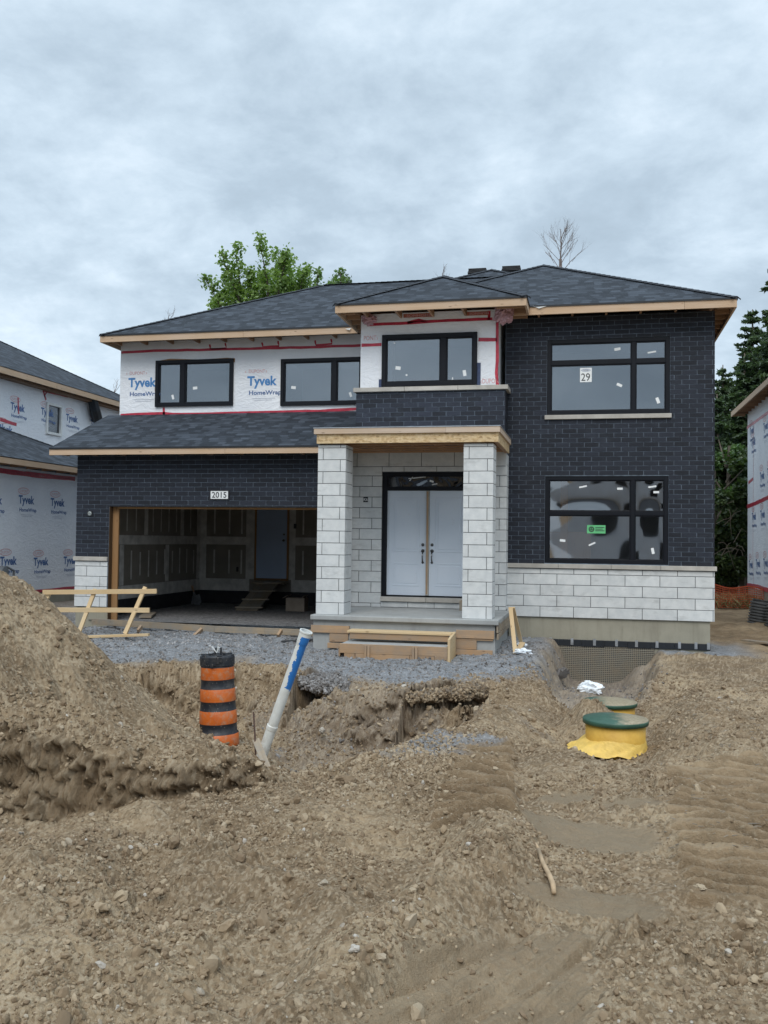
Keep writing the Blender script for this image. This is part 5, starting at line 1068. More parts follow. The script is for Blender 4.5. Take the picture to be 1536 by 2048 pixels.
def bare(label, px, top, bot, Y, spread, seed, n0=9, thick=.06, grp=None):
    r = random.Random(seed); tp, bt = at(px, top, Y), at(px, bot, Y); root = Vector((bt.x, Y, -1.8)); o = empty('bare_tree', root, label, 'tree', grp)
    tr = MB(); tr.tube([root, bt, bt.lerp(tp, .35)], [thick*3, thick*1.3, thick], 6); build('trunk', tr, M['twig'], o, smooth=True); b = MB(); Ht = (tp-bt).length
    def grow(p, d, L, rad, lev):
        q = p+d*L; m = p.lerp(q, .5)+Vector((r.uniform(-1, 1), r.uniform(-1, 1), r.uniform(0, 1)))*L*.05; b.tube([p, m, q], [rad, rad*.75, rad*.5], 4, cap=False)
        if lev <= 0: return
        for k in range(r.choice((2, 3, 3))):
            f = r.uniform(.35, 1); s = p.lerp(q, f); dv = (d+Vector((r.uniform(-1, 1)*spread, r.uniform(-1, 1)*spread, r.uniform(.0, .35)))).normalized(); grow(s, dv, L*r.uniform(.5, .72), rad*.5, lev-1)
    s0 = bt
    for k in range(n0):
        f = k/(n0-1); a = k*2.4; d = Vector((math.cos(a)*.8, math.sin(a)*.5, .85)).normalized(); grow(bt.lerp(tp, .1+.5*f), d, Ht*(.50-.24*f), thick*.30*(1-.5*f), 3)
    grow(bt.lerp(tp, .35), Vector((0, 0, 1)), Ht*.5, thick*.6, 3); build('branch', b, M['twig'], o); return o
bare('leafless fine-twigged tree standing up behind the right roof peak', 1121, 440, 560, 38, .55, 4, 11)
bare('leafless twigs showing just above the bay roof peak', 884, 537, 600, 40, .5, 11, 5, .04)
bare('leafless tree top behind the far left end of the main roof', 335, 632, 700, 40, .9, 12, 8, .05); bare('leafless twiggy bush top between the left neighbour roof and the wrapped wall', 228, 768, 860, 40, .9, 14, 8, .06)
def spruce(label, x, Y, z0, top, rad, seed, n=26, grp=None):
    r = np.random.default_rng(seed); root = Vector((x, Y, z0)); o = empty('spruce_tree', root, label, 'tree', grp); tr = MB(); tr.tube([root, root+Vector((0, 0, (top-z0)*.6)), Vector((x, Y, top))], [.25, .14, .02], 7); build('trunk', tr, M['bark'], o, smooth=True)
    b = MB(); P = []; T = []; h = top-z0; nl = int(h/.34)
    for i in range(nl):
        f = i/nl; z = z0+.5+f*(h-.5); R = rad*(1-f)**.8*r.uniform(.8, 1.15)+.12; m = 8 if f < .9 else 5; a0 = r.random()*7
        zz0 = z
        for k in range(m):
            z = zz0+r.uniform(-.2, .2); a = a0+2*PI*k/m+r.uniform(-.3, .3); Rk = R*r.uniform(.6, 1.3); d = Vector((math.cos(a), math.sin(a), 0)); e_ = Vector((x, Y, z))+d*Rk+Vector((0, 0, -.12*Rk+(.25 if f > .8 else .0)*Rk)); mid = Vector((x, Y, z)).lerp(e_, .5)+Vector((0, 0, -.09*Rk)); b.tube([(x, Y, z), mid, e_], [.03, .02, .006], 4, cap=False)
            s = Vector((-d.y, d.x, 0)); cnt = int(20+52*Rk)
            u = r.random(cnt)**.7; w = (r.random(cnt)*2-1)*.32*Rk*(1-u*.75)+r.normal(size=cnt)*.05
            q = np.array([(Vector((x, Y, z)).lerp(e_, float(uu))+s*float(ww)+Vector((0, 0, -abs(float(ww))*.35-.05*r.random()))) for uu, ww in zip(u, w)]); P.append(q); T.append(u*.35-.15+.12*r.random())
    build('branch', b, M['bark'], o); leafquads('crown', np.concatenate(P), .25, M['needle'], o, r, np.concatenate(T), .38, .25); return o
spruce('tall dark spruce at the right edge behind the right neighbouring house', 7.6, 40, -1.8, 12.5, 2.5, 21)
spruce('medium spruce between the dark brick corner and the tall spruce', 5.75, 38.5, -1.8, 7.4, 1.6, 22); spruce('lower spruce beside the brick corner, in front of the medium one', 6.6, 38, -1.8, 8.8, 1.9, 23)
def bushy(label, x, Y, z0, z1, rad, n, size, mat, seed, name='leafy_tree', cat='tree'):
    r = np.random.default_rng(seed); root = Vector((x, Y, z0)); o = empty(name, root, label, cat); tr = MB(); tr.tube([root, root+Vector((.1, 0, (z1-z0)*.8))], [.14, .05], 6); 
    for k in range(7): a = k*2.4; tr.tube([root+Vector((0, 0, (z1-z0)*(.2+.08*k))), root+Vector((math.cos(a)*rad*.7, math.sin(a)*rad*.7, (z1-z0)*(.4+.08*k)))], [.05, .012], 5)
    build('trunk', tr, M['bark'], o); C = r.normal(size=(26, 3)); C /= np.linalg.norm(C, axis=1)[:, None]; C = C*(r.random((26, 1))**.5)*np.array([rad*.85, rad*.85, (z1-z0)*.42])+np.array([x, Y, (z0+z1)/2+.2]); leafcloud('crown', C, r.uniform(.3, .55, 26)*rad*.7, n, size, mat, o, seed, tone_=-.1); return o
bushy('bright green leafy tree top peeping out beside the brick corner', 4.75, 36, -1.8, 4.9, 1.2, 3600, .15, M['leaf_l'], 31)
M['leaf_d'] = leafm('undergrowth_leaf', (.035, .062, .020), (.115, .155, .045), .25)
bushy('dark green undergrowth bush behind the snow fence, near the brick corner', 4.0, 34, -1.9, 3.6, 1.6, 12000, .19, M['leaf_d'], 32, 'bush', 'bush')
bushy('dark green undergrowth bush behind the snow fence, near the wrapped house', 6.4, 36.5, -1.9, 4.2, 2.2, 15000, .2, M['leaf_d'], 33, 'bush', 'bush')
spruce('spruce partly hidden by the brick corner, lowest of the group', 4.55, 37, -1.8, 5.6, 1.7, 24); spruce('dense spruce deep behind the gap between the houses', 5.4, 42, -1.8, 7.6, 2.2, 25); spruce('spruce rising close behind the eave of the right neighbouring house', 6.9, 44, -1.8, 10.4, 2.6, 26)
bushy('low dark bush at the foot of the tree line between the houses', 5.1, 34.6, -1.9, 1.2, 1.4, 5200, .15, M['leaf_d'], 34, 'bush', 'bush')
r = random.Random(5); vb = MB()
for k in range(14):
    a = at(1430+r.uniform(0, 60), r.uniform(985, 1120), 32.6); b = a+Vector((r.uniform(-.9, .9), r.uniform(-.3, .3), r.uniform(-.9, .6))); m = a.lerp(b, .5)+Vector((0, 0, r.uniform(-.1, .4))); vb.tube([a, a.lerp(m, .5)+Vector((.03, 0, .05)), m, m.lerp(b, .6)+Vector((0, 0, .04)), b], [.007, .007, .006, .005, .003], 5)
for k in range(0): a = Vector((3.9+k*.16, 32.6+r.uniform(-.3, .3), -1.9)); vb.tube([a, a+Vector((r.uniform(-.3, .3), 0, 1.4)), a+Vector((r.uniform(-.6, .6), 0, 3.0))], [.02, .015, .008], 5)
tag(build('vine_tangle', vb, M['vine'], root=(4.2, 32.6, -1.9)), 'tangle of bare tan vines in front of the dark trees between the houses', 'vines')
# ground cover along the back
n = 5200; rr_ = np.random.default_rng(3); P = np.stack([rr_.uniform(2.8, 7.5, n), rr_.uniform(29.5, 33, n), np.full(n, -1.86)], -1); P[:, 2] += rr_.random(n)*.22
def grassm(): t = NT('dry_grass'); t.fin(t.mix(t.attr('tone'), (.20, .17, .07), (.34, .29, .14)), .9); return t.m
g = leafquads('rough_grass', P, .30, grassm(), None, rr_, None, .12, -1.2); tag(g, 'yellowish rough grass behind the snow fence', 'grass', kind='stuff')
# orange snow fence
SF = empty('snow_fence', (4.2, 29.6, -1.9), 'sagging orange plastic mesh fence between the two houses', 'fence')
m = MB(); om = simple('orange_mesh', (.46, .085, .03), .6, .2, 5); yf = 29.6
def fz(x): return -1.17-.10*math.sin((x-3.4)*2.6)**2-.06*(x-3.4)
for k in range(52): x = 3.0+k*.05; m.box(x, x+.012, yf, yf+.004, -1.9+.01*random.random(), fz(x))
for k in range(11):
    for j in range(26):
        x = 3.0+j*.1; f = k/10; za = -1.88*(1-f)+fz(x)*f; zb3 = -1.88*(1-f)+fz(x+.1)*f; th = .02 if k == 10 else .010; m.quad((x, yf-.002, za-th), (x+.1, yf-.002, zb3-th), (x+.1, yf-.002, zb3+th), (x, yf-.002, za+th))
build('mesh', m, om, SF)
for x in (3.35, 4.25): m = MB(); m.box(x, x+.04, yf+.01, yf+.05, -1.95, fz(x)+.05); build('post', m, M['form_old'], SF)
# corrugated pipes
def corr(label, C, h, R, tilt):
    prof = []; k = int(h/.07)
    for i in range(k): z = i*.07; prof += [(R-.035, z), (R, z+.012), (R, z+.040), (R-.035, z+.052)]
    m = MB(); Mt = Matrix.Rotation(tilt, 3, 'Y'); m.lathe(prof, 28, C, Mt, caps=False); m.lathe([(R-.05, 0), (R-.05, h)], 28, C, Mt, caps=False)
    top = [(R-.05, h), (R-.018, h)]; m.lathe(top, 28, C, Mt, caps=False)
    return tag(build('corrugated_pipe', m, simple('corrugated_black_plastic', (.12, .125, .13), .3, .15, 4), root=C, smooth=False), label, 'pipe')
corr('ribbed dark plastic culvert pipe leaning beside the right house, the left one', (3.95, 24.3, -2.0), .66, .27, .14); corr('ribbed dark plastic culvert pipe partly cut by the right photo edge', (4.25, 23.6, -2.0), .60, .30, .10)
# ================================================================== objects on site
# wooden barricade in front of the garage
BR = empty('wooden_barricade', (-8.7, 15.6, -1.9), 'leaning pine barricade of three rails and slanted posts in front of the garage', 'barricade')
def pb_(nm, p, q, Y0, Y1, h=.085, w=.035, par=BR, mat='board', up=(0, 0, 1), t=1):
    a, b = at(*p, Y0), at(*q, Y1); m = MB(); m.bar(a, b, w, h, up, tone=t); return build(nm, m, M[mat], par, bevel=.003)
pb_('rail', (86, 1184.5), (313.5, 1182.5), 15.70, 15.62); pb_('rail', (73, 1219.5), (299, 1220.5), 15.60, 15.52); pb_('rail', (125, 1275), (298, 1269.5), 15.35, 15.35, .045, .07)
pb_('post', (191, 1178), (155, 1273), 15.74, 15.40, .075, .04, up=(1, 0, 0), t=.95); pb_('post', (291, 1174), (250, 1268), 15.68, 15.40, .075, .04, up=(1, 0, 0)); pb_('post', (98, 1188), (77, 1226), 15.76, 15.62, .085, .04, up=(1, 0, 0), t=1.03)
# form board across the garage opening
GB = empty('garage_form_board', (-7, 16.6, -1.8), 'bowed weathered plank set on edge across the garage opening, with short stakes', 'plank')
m = MB(); pts = [(184, 1243, 16.75), (300, 1250, 16.55), (400, 1256, 16.45), (430, 1258, 16.42)]; pts2 = [(430, 1258, 16.40), (530, 1262, 16.42), (632, 1266, 16.5)]
for L in (pts, pts2):
    for a, b in zip(L[:-1], L[1:]): m.bar(at(a[0], a[1], a[2]), at(b[0], b[1], b[2]), .036, .115, tone=.95 if L is pts else 1.1)
build('edge_plank', m, M['form_old'], GB, bevel=.003)
for a, b, Y in (((283, 1253), (276, 1262), 16.35), ((404, 1258), (389, 1272), 16.2), ((563, 1261), (556, 1272), 16.3)): m = MB(); m.bar(at(*a, Y), at(*b, Y-.1), .07, .045, (1, 0, 0)); build('stake', m, M['form'], GB)
# inside the garage
def topl(o, l, c, g=None): return tag(o, l, c, g)
m = MB(); m.bar((-9.1, 18.5, -1.61), (-7.75, 17.9, -1.61) if False else (-8.75, 17.55, -1.61), .24, .04, tone=.7); topl(build('plank', m, M['form_old'], root=(-8.9, 18, -1.65)), 'single dark plank lying flat just inside the garage opening', 'plank')
RP_ = empty('board_ramp', (-7.9, 20.8, -1.65), 'battered plank ramp leading up to the door inside the garage', 'ramp')
a0, a1 = at(520, 1162, 22.2), at(560, 1162, 22.2); b0_, b1_ = at(470, 1224, 20.3), at(512, 1224, 20.3)
for k in range(3):
    m = MB(); f0, f1 = (k+.5)/3, 0; m.bar(a0.lerp(a1, f0), b0_.lerp(b1_, f0), .19, .035, tone=tone(.6, 1)); build('plank', m, M['form_old'], RP_)
for f in (.12, .38, .65, .9): m = MB(); m.bar(a0.lerp(b0_, f)+Vector((-.05, 0, .03)), a1.lerp(b1_, f)+Vector((.1, 0, .03)), .07, .03, tone=tone(.7, 1.1)); build('cleat', m, M['form_old'], RP_)
m = MB(); m.box(-8.2, -7.35, 22.05, 22.44, -1.12, -1.07, .8); build('top_board', m, M['form_old'], RP_)
m = MB(); x, y, z = at(594, 1207, 20.7); m.box(x-.22, x+.22, y-.15, y+.15, -1.65, -1.35); m.fbox((x-.30, y-.15, -1.36), (.12, 0, .06), (0, .3, 0), (0, 0, .01)); m.fbox((x+.15, y-.15, -1.35), (.05, 0, .06), (0, .3, 0), (.01, 0, 0)); topl(build('cardboard_box', m, simple('cardboard_brown', (.30, .24, .19), .9, .2, 5), root=(x, y, -1.65)), 'small open carton on the garage floor near the right side', 'box')
def shovel(label, head, tip, Yh, Yt_):
    o = empty('shovel', at(*head, Yh), label, 'shovel'); a, b = at(*head, Yh), at(*tip, Yt_); d = (b-a).normalized(); s = d.cross(Vector((0, 1, 0))).normalized(); m = MB(); m.tube([a+d*.3, b], .019, 8); build('shaft', m, M['rafter'], o, smooth=True)
    n_ = s.cross(d); m = MB(); 
    for sg in (1,):
        P = [a-d*.0, a+d*.08-s*.10, a+d*.30-s*.115, a+d*.33-s*.03, a+d*.33+s*.03, a+d*.30+s*.115, a+d*.08+s*.10]; m.poly([p+n_*.0 for p in P]); m.poly([p+n_*.006 for p in P][::-1])
        for i in range(7): p, q = P[i], P[(i+1) % 7]; m.quad(p, q, q+n_*.006, p+n_*.006)
    m.tube([a+d*.3, a+d*.45], .024, 8); build('blade', m, M['steel'], o)
    m = MB(); m.tube([b-s*.06-d*.02, b-s*.055+d*.07, b+s*.055+d*.07, b+s*.06-d*.02], .012, 6); m.tube([b-s*.06+d*.07, b+s*.06+d*.07], .014, 6); build('grip', m, M['black'], o)
shovel('steel-bladed shovel leaning in the back left corner of the garage, with the longer shaft', (391, 1215), (378, 1112), 21.9, 22.4); shovel('shorter black-gripped shovel leaning beside the longer one in the garage corner', (398, 1212), (371, 1138), 21.7, 22.3)
m = MB(); m.bar(at(562, 1284, 15.7), at(628, 1281, 15.9), .08, .05, tone=1); m.bar(at(600, 1278, 16), at(626, 1280, 15.9), .05, .03); topl(build('drain_pipe', m, M['metal_blk'], root=at(590, 1284, 15.7), bevel=.01), 'short black plastic pipe lying against the left side of the porch', 'pipe')
# traffic drum
def drum():
    base = Vector(at(438, 1500, 10.8*.95)); d = ray(438, 1500); base = d*10.75; base.z = -2.50; o = empty('traffic_drum', base, 'orange and black striped construction drum standing in the dug hollow', 'traffic drum')
    tilt = Matrix.Rotation(-.035, 3, 'Y'); 
    om = NT('orange_reflective'); ob = om.tc(); n_ = om.noise(ob, 5, 6, .7); c = om.mix(om.rng(n_, .3, .7), (.44, .085, .012), (.62, .15, .022)); c = om.mix(om.rng(om.noise(ob, 16, 6, .75), .50, .70, 0, .75), c, (.36, .28, .20)); om.fin(c, .4, om.bump(om.noise(om.mp(ob, (1, 1, 6)), 14, 3), .4, .006))
    bm_ = NT('black_drum_plastic'); ob = bm_.tc(); c = bm_.mix(bm_.rng(bm_.noise(ob, 7, 6, .7), .45, .7, 0, .55), (.010, .013, .020), (.09, .085, .08)); c = bm_.mix(bm_.rng(bm_.vor(ob, 28), .05, .16, .75, 0), c, (.33, .30, .26)); bm_.fin(c, .5, bm_.bump(bm_.noise(ob, 20, 3), .3, .004))
    mm = [bm_.m, om.m]; r0_, r1_ = .232, .186; H_ = 1.10; 
    ys = [0, .14, .15, .285, .30, .385, .40, .545, .555, .635, .65, .79, .80, .88, .895, 1.03, 1.045]; cols = [0, 0, 1, 0, 0, 0, 1, 0, 0, 0, 1, 0, 0, 0, 1, 0]
    prof = []; 
    for i, z in enumerate(ys): f = z/1.045; R = r0_+(r1_-r0_)*f; prof.append((R+(.010 if z < .30 else 0)+(-.006 if i in (1, 4, 5, 8, 9, 12, 13) else .0), z))
    m = MB(); m.lathe(prof, 40, base, tilt, mi=[c for c in cols]); build('drum_body', m, mm, o, smooth=True)
    m = MB(); m.lathe([(.186, 1.045), (.196, 1.05), (.198, 1.14), (.190, 1.16), (.17, 1.165), (.168, 1.145), (.06, 1.14), (.05, 1.17), (0.001, 1.17)], 40, base, tilt, caps=False)
    for k in range(6): a = k*PI/3; c_, s_ = math.cos(a), math.sin(a); m.fbox(base+tilt @ Vector((c_*.10-s_*.03, s_*.10+c_*.03, 1.14)), tilt @ Vector((c_*.09, s_*.09, 0)), tilt @ Vector((s_*.06, -c_*.06, 0)), Vector((0, 0, .03)))
    build('lid', m, mm, o, smooth=False); m = MB(); t = tilt @ Vector((.02, -.04, 1.17))+base
    m.tube([t+Vector((-.03, 0, 0)), t+Vector((-.02, 0, .07)), t+Vector((.04, 0, .075)), t+Vector((.045, 0, 0))], .014, 7); build('carry_handle', m, mm, o)
    m = MB()
    for k in range(5): a = random.uniform(-.7, .7); m.bar(t+Vector((0, -.02, .02)), t+Vector((math.sin(a)*.09-.02, -.03, .03+math.cos(a)*.07)), .014, .004)
    build('tape_scrap', m, M['sticker'], o)
    # black strap over the front of the lid
    m = MB(); 
    for k in range(7):
        a = -PI/2+(k-3)*.16; p = base+tilt @ Vector((.2*math.cos(a), .2*math.sin(a), 1.15)); m.fbox(p, Vector((.035, 0, 0)), Vector((0, -.006, 0)), Vector((0, 0, -.05-.02*(3-abs(k-3)))))
    build('strap', m, mm, o)
drum()
# leaning white drain pipe with blue paint
def pvc():
    a, b = ray(528, 1500)*10.45, ray(612.5, 1262)*10.25; a = a+(a-b).normalized()*.25; o = empty('drain_pipe', a, 'leaning white plastic pipe with blue paint down its upper half', 'pipe'); d = (b-a).normalized(); L = (b-a).length
    t = NT('white_pipe_blue_paint'); g = t.tc('UV'); s = t.n('ShaderNodeSeparateXYZ'); t.l(g, s.inputs[0]); ob = t.tc(); n_ = t.noise(ob, 11, 5, .6)
    c = t.mix(t.math('MULTIPLY', t.rng(t.noise(ob, 9, 6, .7), .42, .66), t.rng(s.outputs[0], .05, .5, .8, .2)), (.70, .72, .70), (.34, .29, .22))
    lf = t.math('MULTIPLY', t.math('GREATER_THAN', s.outputs[0], t.math('ADD', .55, t.math('MULTIPLY', n_, .10))), t.math('LESS_THAN', s.outputs[0], .965)); ang = t.math('ABSOLUTE', t.math('SUBTRACT', s.outputs[1], .5)); sd = t.math('LESS_THAN', ang, t.math('ADD', .02, t.math('MULTIPLY', n_, .34)))
    c = t.mix(t.math('MULTIPLY', lf, sd), c, (.025, .17, .50)); t.fin(c, .38, t.bump(n_, .15, .004))
    m = MB(); n = 24; x = d.cross(Vector((0, 0, 1))).normalized(); y = x.cross(d).normalized()
    prof = [(0, .058), (.295, .058), (.30, .063), (.325, .063), (.33, .056), (.90, .057), (.92, .064), (.985, .066), (.99, .072), (1.0, .072), (1.0, .060), (.93, .056)]
    # seam of the UV placed away from the viewer; the paint is centred on the left-front side
    vdir = (-ray(570, 1380)).normalized(); left = d.cross(vdir).normalized(); cen = (vdir*.6+left*.8).normalized(); cx_, sx_ = cen.dot(x), cen.dot(y); a0 = math.atan2(sx_, cx_)+PI
    k0 = 0
    for i in range(len(prof)-1):
        for j in range(n):
            P = []
            for (q, jj) in ((i, j), (i, j+1), (i+1, j+1), (i+1, j)): f, R = prof[q]; an = a0+2*PI*jj/n; P.append(a+d*(L*f)+(x*math.cos(an)+y*math.sin(an))*R)
            m.quad(*P, [(prof[i][0], j/n), (prof[i][0], (j+1)/n), (prof[i+1][0], (j+1)/n), (prof[i+1][0], j/n)])
    build('pipe_wall', m, t.m, o, smooth=False); m = MB(); m.lathe([(.0, 0), (.066, 0)], 20, a+d*L*.93, d.to_track_quat('Z', 'Y').to_matrix(), caps=False); build('dark_bore_disc', m, M['black'], o)  # black disc across the bore stands in for the shade inside the pipe
pvc()
a = ray(512, 1480)*9.9; b = ray(541, 1553)*9.3; m = MB(); m.bar(a, b, .075, .03, (.3, -1, .5), tone=1.0); tag(build('wood_stake', m, M['form_old'], root=b, bevel=.002), 'short weathered stake leaning at the foot of the white pipe', 'stake')
a = ray(507, 1424)*10; b = ray(511, 1510)*9.8; m = MB(); m.tube([a, a.lerp(b, .5)+Vector((.004, 0, 0)), b], .010, 6); tag(build('rebar', m, simple('rust', (.07, .04, .03), .9, .3, 30), root=b), 'thin rusty rod standing upright beside the white pipe', 'rod')
# tank risers
def tank(label, C, R, h, dirt, foam):
    o = empty('tank_riser', C, label, 'tank riser'); x, y, z = C
    ym = NT('yellow_foam_paint'); ob = ym.tc(); c = ym.mix(ym.rng(ym.noise(ob, 4, 6, .7), .35, .7), (.52, .29, .04), (.70, .43, .07)); c = ym.mix(ym.rng(ym.noise(ym.mp(ob, (1, 1, .3)), 7, 5, .7), .58, .72, 0, .45), c, (.30, .22, .10)); ym.fin(c, .6, ym.bump(ym.noise(ob, 24, 4), .4, .01))
    m = MB(); m.lathe([(R*.90, -.35), (R*.91, 0), (R*.92, h)], 48, C); build('riser_body', m, ym.m, o, smooth=True)
    gm = NT('green_lid_with_dirt'); ob = gm.tc(); c = gm.mix(gm.rng(gm.noise(ob, 6, 5), .3, .7), (.018, .062, .042), (.036, .105, .072)); s = gm.n('ShaderNodeSeparateXYZ'); gm.l(ob, s.inputs[0]); geo = gm.n('ShaderNodeNewGeometry'); s2 = gm.n('ShaderNodeSeparateXYZ'); gm.l(geo.outputs['Normal'], s2.inputs[0])
    dm = gm.math('ADD', gm.math('MULTIPLY', s.outputs[0], 1.9), gm.math('ADD', gm.noise(ob, 8, 6, .7), dirt)); c = gm.mix(gm.math('MULTIPLY', gm.rng(dm, .35, .7), gm.rng(s2.outputs[2], .4, .8)), c, gm.mix(gm.rng(gm.noise(ob, 40, 5, .7), .35, .65), (.20, .16, .10), (.36, .31, .21))); gm.fin(c, .5, gm.bump(gm.noise(ob, 45, 5), .4, .01))
    m = MB(); m.lathe([(R*.93, h-.012), (R, h-.01), (R*1.005, h+.03), (R*.985, h+.042), (R*.6, h+.060), (R*.2, h+.067), (.001, h+.068)], 56, C, caps=False); m.lathe([(R*.98, h-.0095), (R*.92, h-.0115)], 56, C, caps=False)
    for k in range(8): a = k*PI/4+.2; m.lathe([(.0, .012), (.012, .010), (.014, 0)], 8, (x+R*.9*math.cos(a), y+R*.9*math.sin(a), z+h+.06)) if False else None
    build('lid', m, gm.m, o, smooth=True)
    if foam:
        n = 90; V = []; F = []
        for j in range(10):
            for i in range(n):
                a = 2*PI*i/n; ext = .03+.22*max(0, math.cos(a-3.4))**2+.04*max(0, math.cos(a-4.7))**4; ext *= 1+.22*math.sin(a*5+1)+.12*math.sin(a*11+2); f = j/9; rr2 = R*.90+ext*f; zz = .075*(1-f)**1.8*(1+.25*math.sin(a*3+f*4))-.01*f-.06*f*f+.012*math.sin(a*9+f*9)*f+random.uniform(-.004, .004); V.append((x+rr2*math.cos(a), y+rr2*math.sin(a), z+zz))
        for j in range(9):
            for i in range(n): F.append((j*n+i, j*n+(i+1) % n, (j+1)*n+(i+1) % n, (j+1)*n+i))
        npmesh('spray_foam', V, F, simple('yellow_foam', (.70, .47, .11), .6, .12, 14, .6, 40), parent=o)
    return o
t1 = ray(1231, 1437)*10.3; tank('yellow tank riser with a green lid half covered in dirt, nearest the camera', (t1.x, t1.y, -2.19), .350, .235, -.05, True)
t2 = ray(1219, 1395)*12.4; tank('tank riser with a dusty green lid behind a small soil heap, farther from the camera', (t2.x, t2.y, -2.45), .355, .33, .25, False)
# plastic bags and scraps
def bag(label, px, py, Y, s, seed, flat=.55):
    p = at(px, py, Y); p.z = hz(p.x, p.y)+s*.18; crumple('plastic_bag', p, s, s*.7, s*flat, bagm, seed, None, label, 'plastic bag', 30)
bagm = simple('white_plastic_film', (.80, .84, .88), .35, .04, 8, .5, 30)
bag('crumpled white plastic bag lying in the pit below the membrane', 1179, 1370, 15.3, .17, 41, .6); bag('crumpled white plastic sheet at the foot of the wooden braces', 1046, 1318, 15.5, .13, 43, .4); bag('small white plastic scrap behind the wooden braces', 1044, 1297, 16.4, .08, 44, .35)
# leaning braces by the porch
BRC = empty('wood_braces', (-1.2, 16.0, -1.9), 'slim pine braces leaning together at the right corner of the porch', 'brace')
for nm, p, q, Y0, Y1, h, t in (('brace', (1021, 1215), (1031, 1310), 16.1, 15.6, .07, 1.), ('brace', (1026, 1215), (1042, 1284), 16.1, 16.5, .06, .9), ('brace', (1045, 1286), (1030, 1312), 16.2, 15.6, .09, .95), ('ground_board', (995, 1314), (1026, 1310), 15.2, 15.6, .05, .95)): pb_(nm, p, q, Y0, Y1, h, .035, BRC, 'board', (1, 0, 0) if nm == 'brace' else (0, 0, 1), t)
# branch on the soil, planks and chips
def ground_pt(px, py, Z=-1.95):
    p = atz(px, py, Z)
    for _ in range(6): p = atz(px, py, hz(p.x, p.y))
    return p
pts = [ground_pt(*p)+Vector((0, 0, .025)) for p in ((1077, 1707), (1086, 1735), (1099, 1760), (1106, 1778), (1108, 1796))]; m = MB(); m.tube(pts, [.011, .014, .015, .016, .013], 8); m.tube([pts[0], pts[0]+Vector((-.02, .06, .02))], [.01, .004], 6); tag(build('dead_branch', m, simple('peeled_branch', (.40, .29, .18), .8, .2, 14), root=pts[2], smooth=True), 'pale bent branch lying on the wet clay in the foreground', 'branch')
p = ground_pt(1528, 1292); m = MB(); m.bar(p+Vector((-.28, .5, .05)), p+Vector((.25, -.2, .06)), .16, .03); tag(build('plank', m, M['form_old'], root=p), 'flat plank on the soil at the right edge of the photo', 'plank')
r = random.Random(9)
for k, (px, py) in enumerate(((1119, 1344), (1424, 1341), (1436, 1345), (1415, 1342), (1452, 1356), (1418, 1378), (1462, 1326))): pass
chips = MB()
for k in range(300):
    px, py = (r.uniform(1340, 1536), r.uniform(1325, 1480)) if k < 190 else (r.uniform(1280, 1536), r.uniform(1480, 1700)) if k < 330 else (r.uniform(860, 1040), r.uniform(1490, 1600)); p = ground_pt(px, py)+Vector((0, 0, .012)); a = r.uniform(-.4, .4); L = r.uniform(.012, .045) if k % 15 else r.uniform(.06, .11); chips.bar(p, p+Vector((math.cos(a)*L, math.sin(a)*L, r.uniform(-.01, .015))), r.uniform(.004, .012), .004, tone=r.uniform(.45, .95))
tag(build('wood_chips', chips, M['form_old']), 'pale splinters and bark chips strewn over the trodden soil on the right', 'wood chips', kind='stuff')
# ================================================================== loose stones and clods
def ico(sub):
    t = (1+5**.5)/2; V = [(-1, t, 0), (1, t, 0), (-1, -t, 0), (1, -t, 0), (0, -1, t), (0, 1, t), (0, -1, -t), (0, 1, -t), (t, 0, -1), (t, 0, 1), (-t, 0, -1), (-t, 0, 1)]
    F = [(0, 11, 5), (0, 5, 1), (0, 1, 7), (0, 7, 10), (0, 10, 11), (1, 5, 9), (5, 11, 4), (11, 10, 2), (10, 7, 6), (7, 1, 8), (3, 9, 4), (3, 4, 2), (3, 2, 6), (3, 6, 8), (3, 8, 9), (4, 9, 5), (2, 4, 11), (6, 2, 10), (8, 6, 7), (9, 8, 1)]
    V = [np.array(v)/np.linalg.norm(v) for v in V]
    for _ in range(sub):
        c = {}; G = []
        def mid(a, b):
            k = (min(a, b), max(a, b))
            if k not in c: m = V[a]+V[b]; V.append(m/np.linalg.norm(m)); c[k] = len(V)-1
            return c[k]
        for a, b, d in F: x, y, z = mid(a, b), mid(b, d), mid(d, a); G += [(a, x, z), (b, y, x), (d, z, y), (x, y, z)]
        F = G
    return np.array(V), np.array(F)
def variants(sub, k, seed, flat=1.):
    V, F = ico(sub); r = np.random.default_rng(seed); out = []
    for i in range(k):
        d = 1+.22*r.normal(size=len(V)) if sub == 0 else 1+.5*pn(V[:, 0]*1.3+i*9, V[:, 1]*1.3+V[:, 2]*.9, i+3)+.28*pn(V[:, 0]*2.9+i, V[:, 2]*2.9+V[:, 1], i+9)+.05*r.normal(size=len(V))
        # chip planar facets off
        W_ = V*d[:, None]
        for _ in range(5): n = r.normal(size=3); n /= np.linalg.norm(n); o = r.uniform(.55, .85); s = W_@n; W_ = W_-np.maximum(s-o, 0)[:, None]*n*.9
        out.append(W_*np.array([1, r.uniform(.65, .95), r.uniform(.5, .8)*flat]))
    return np.array(out), F
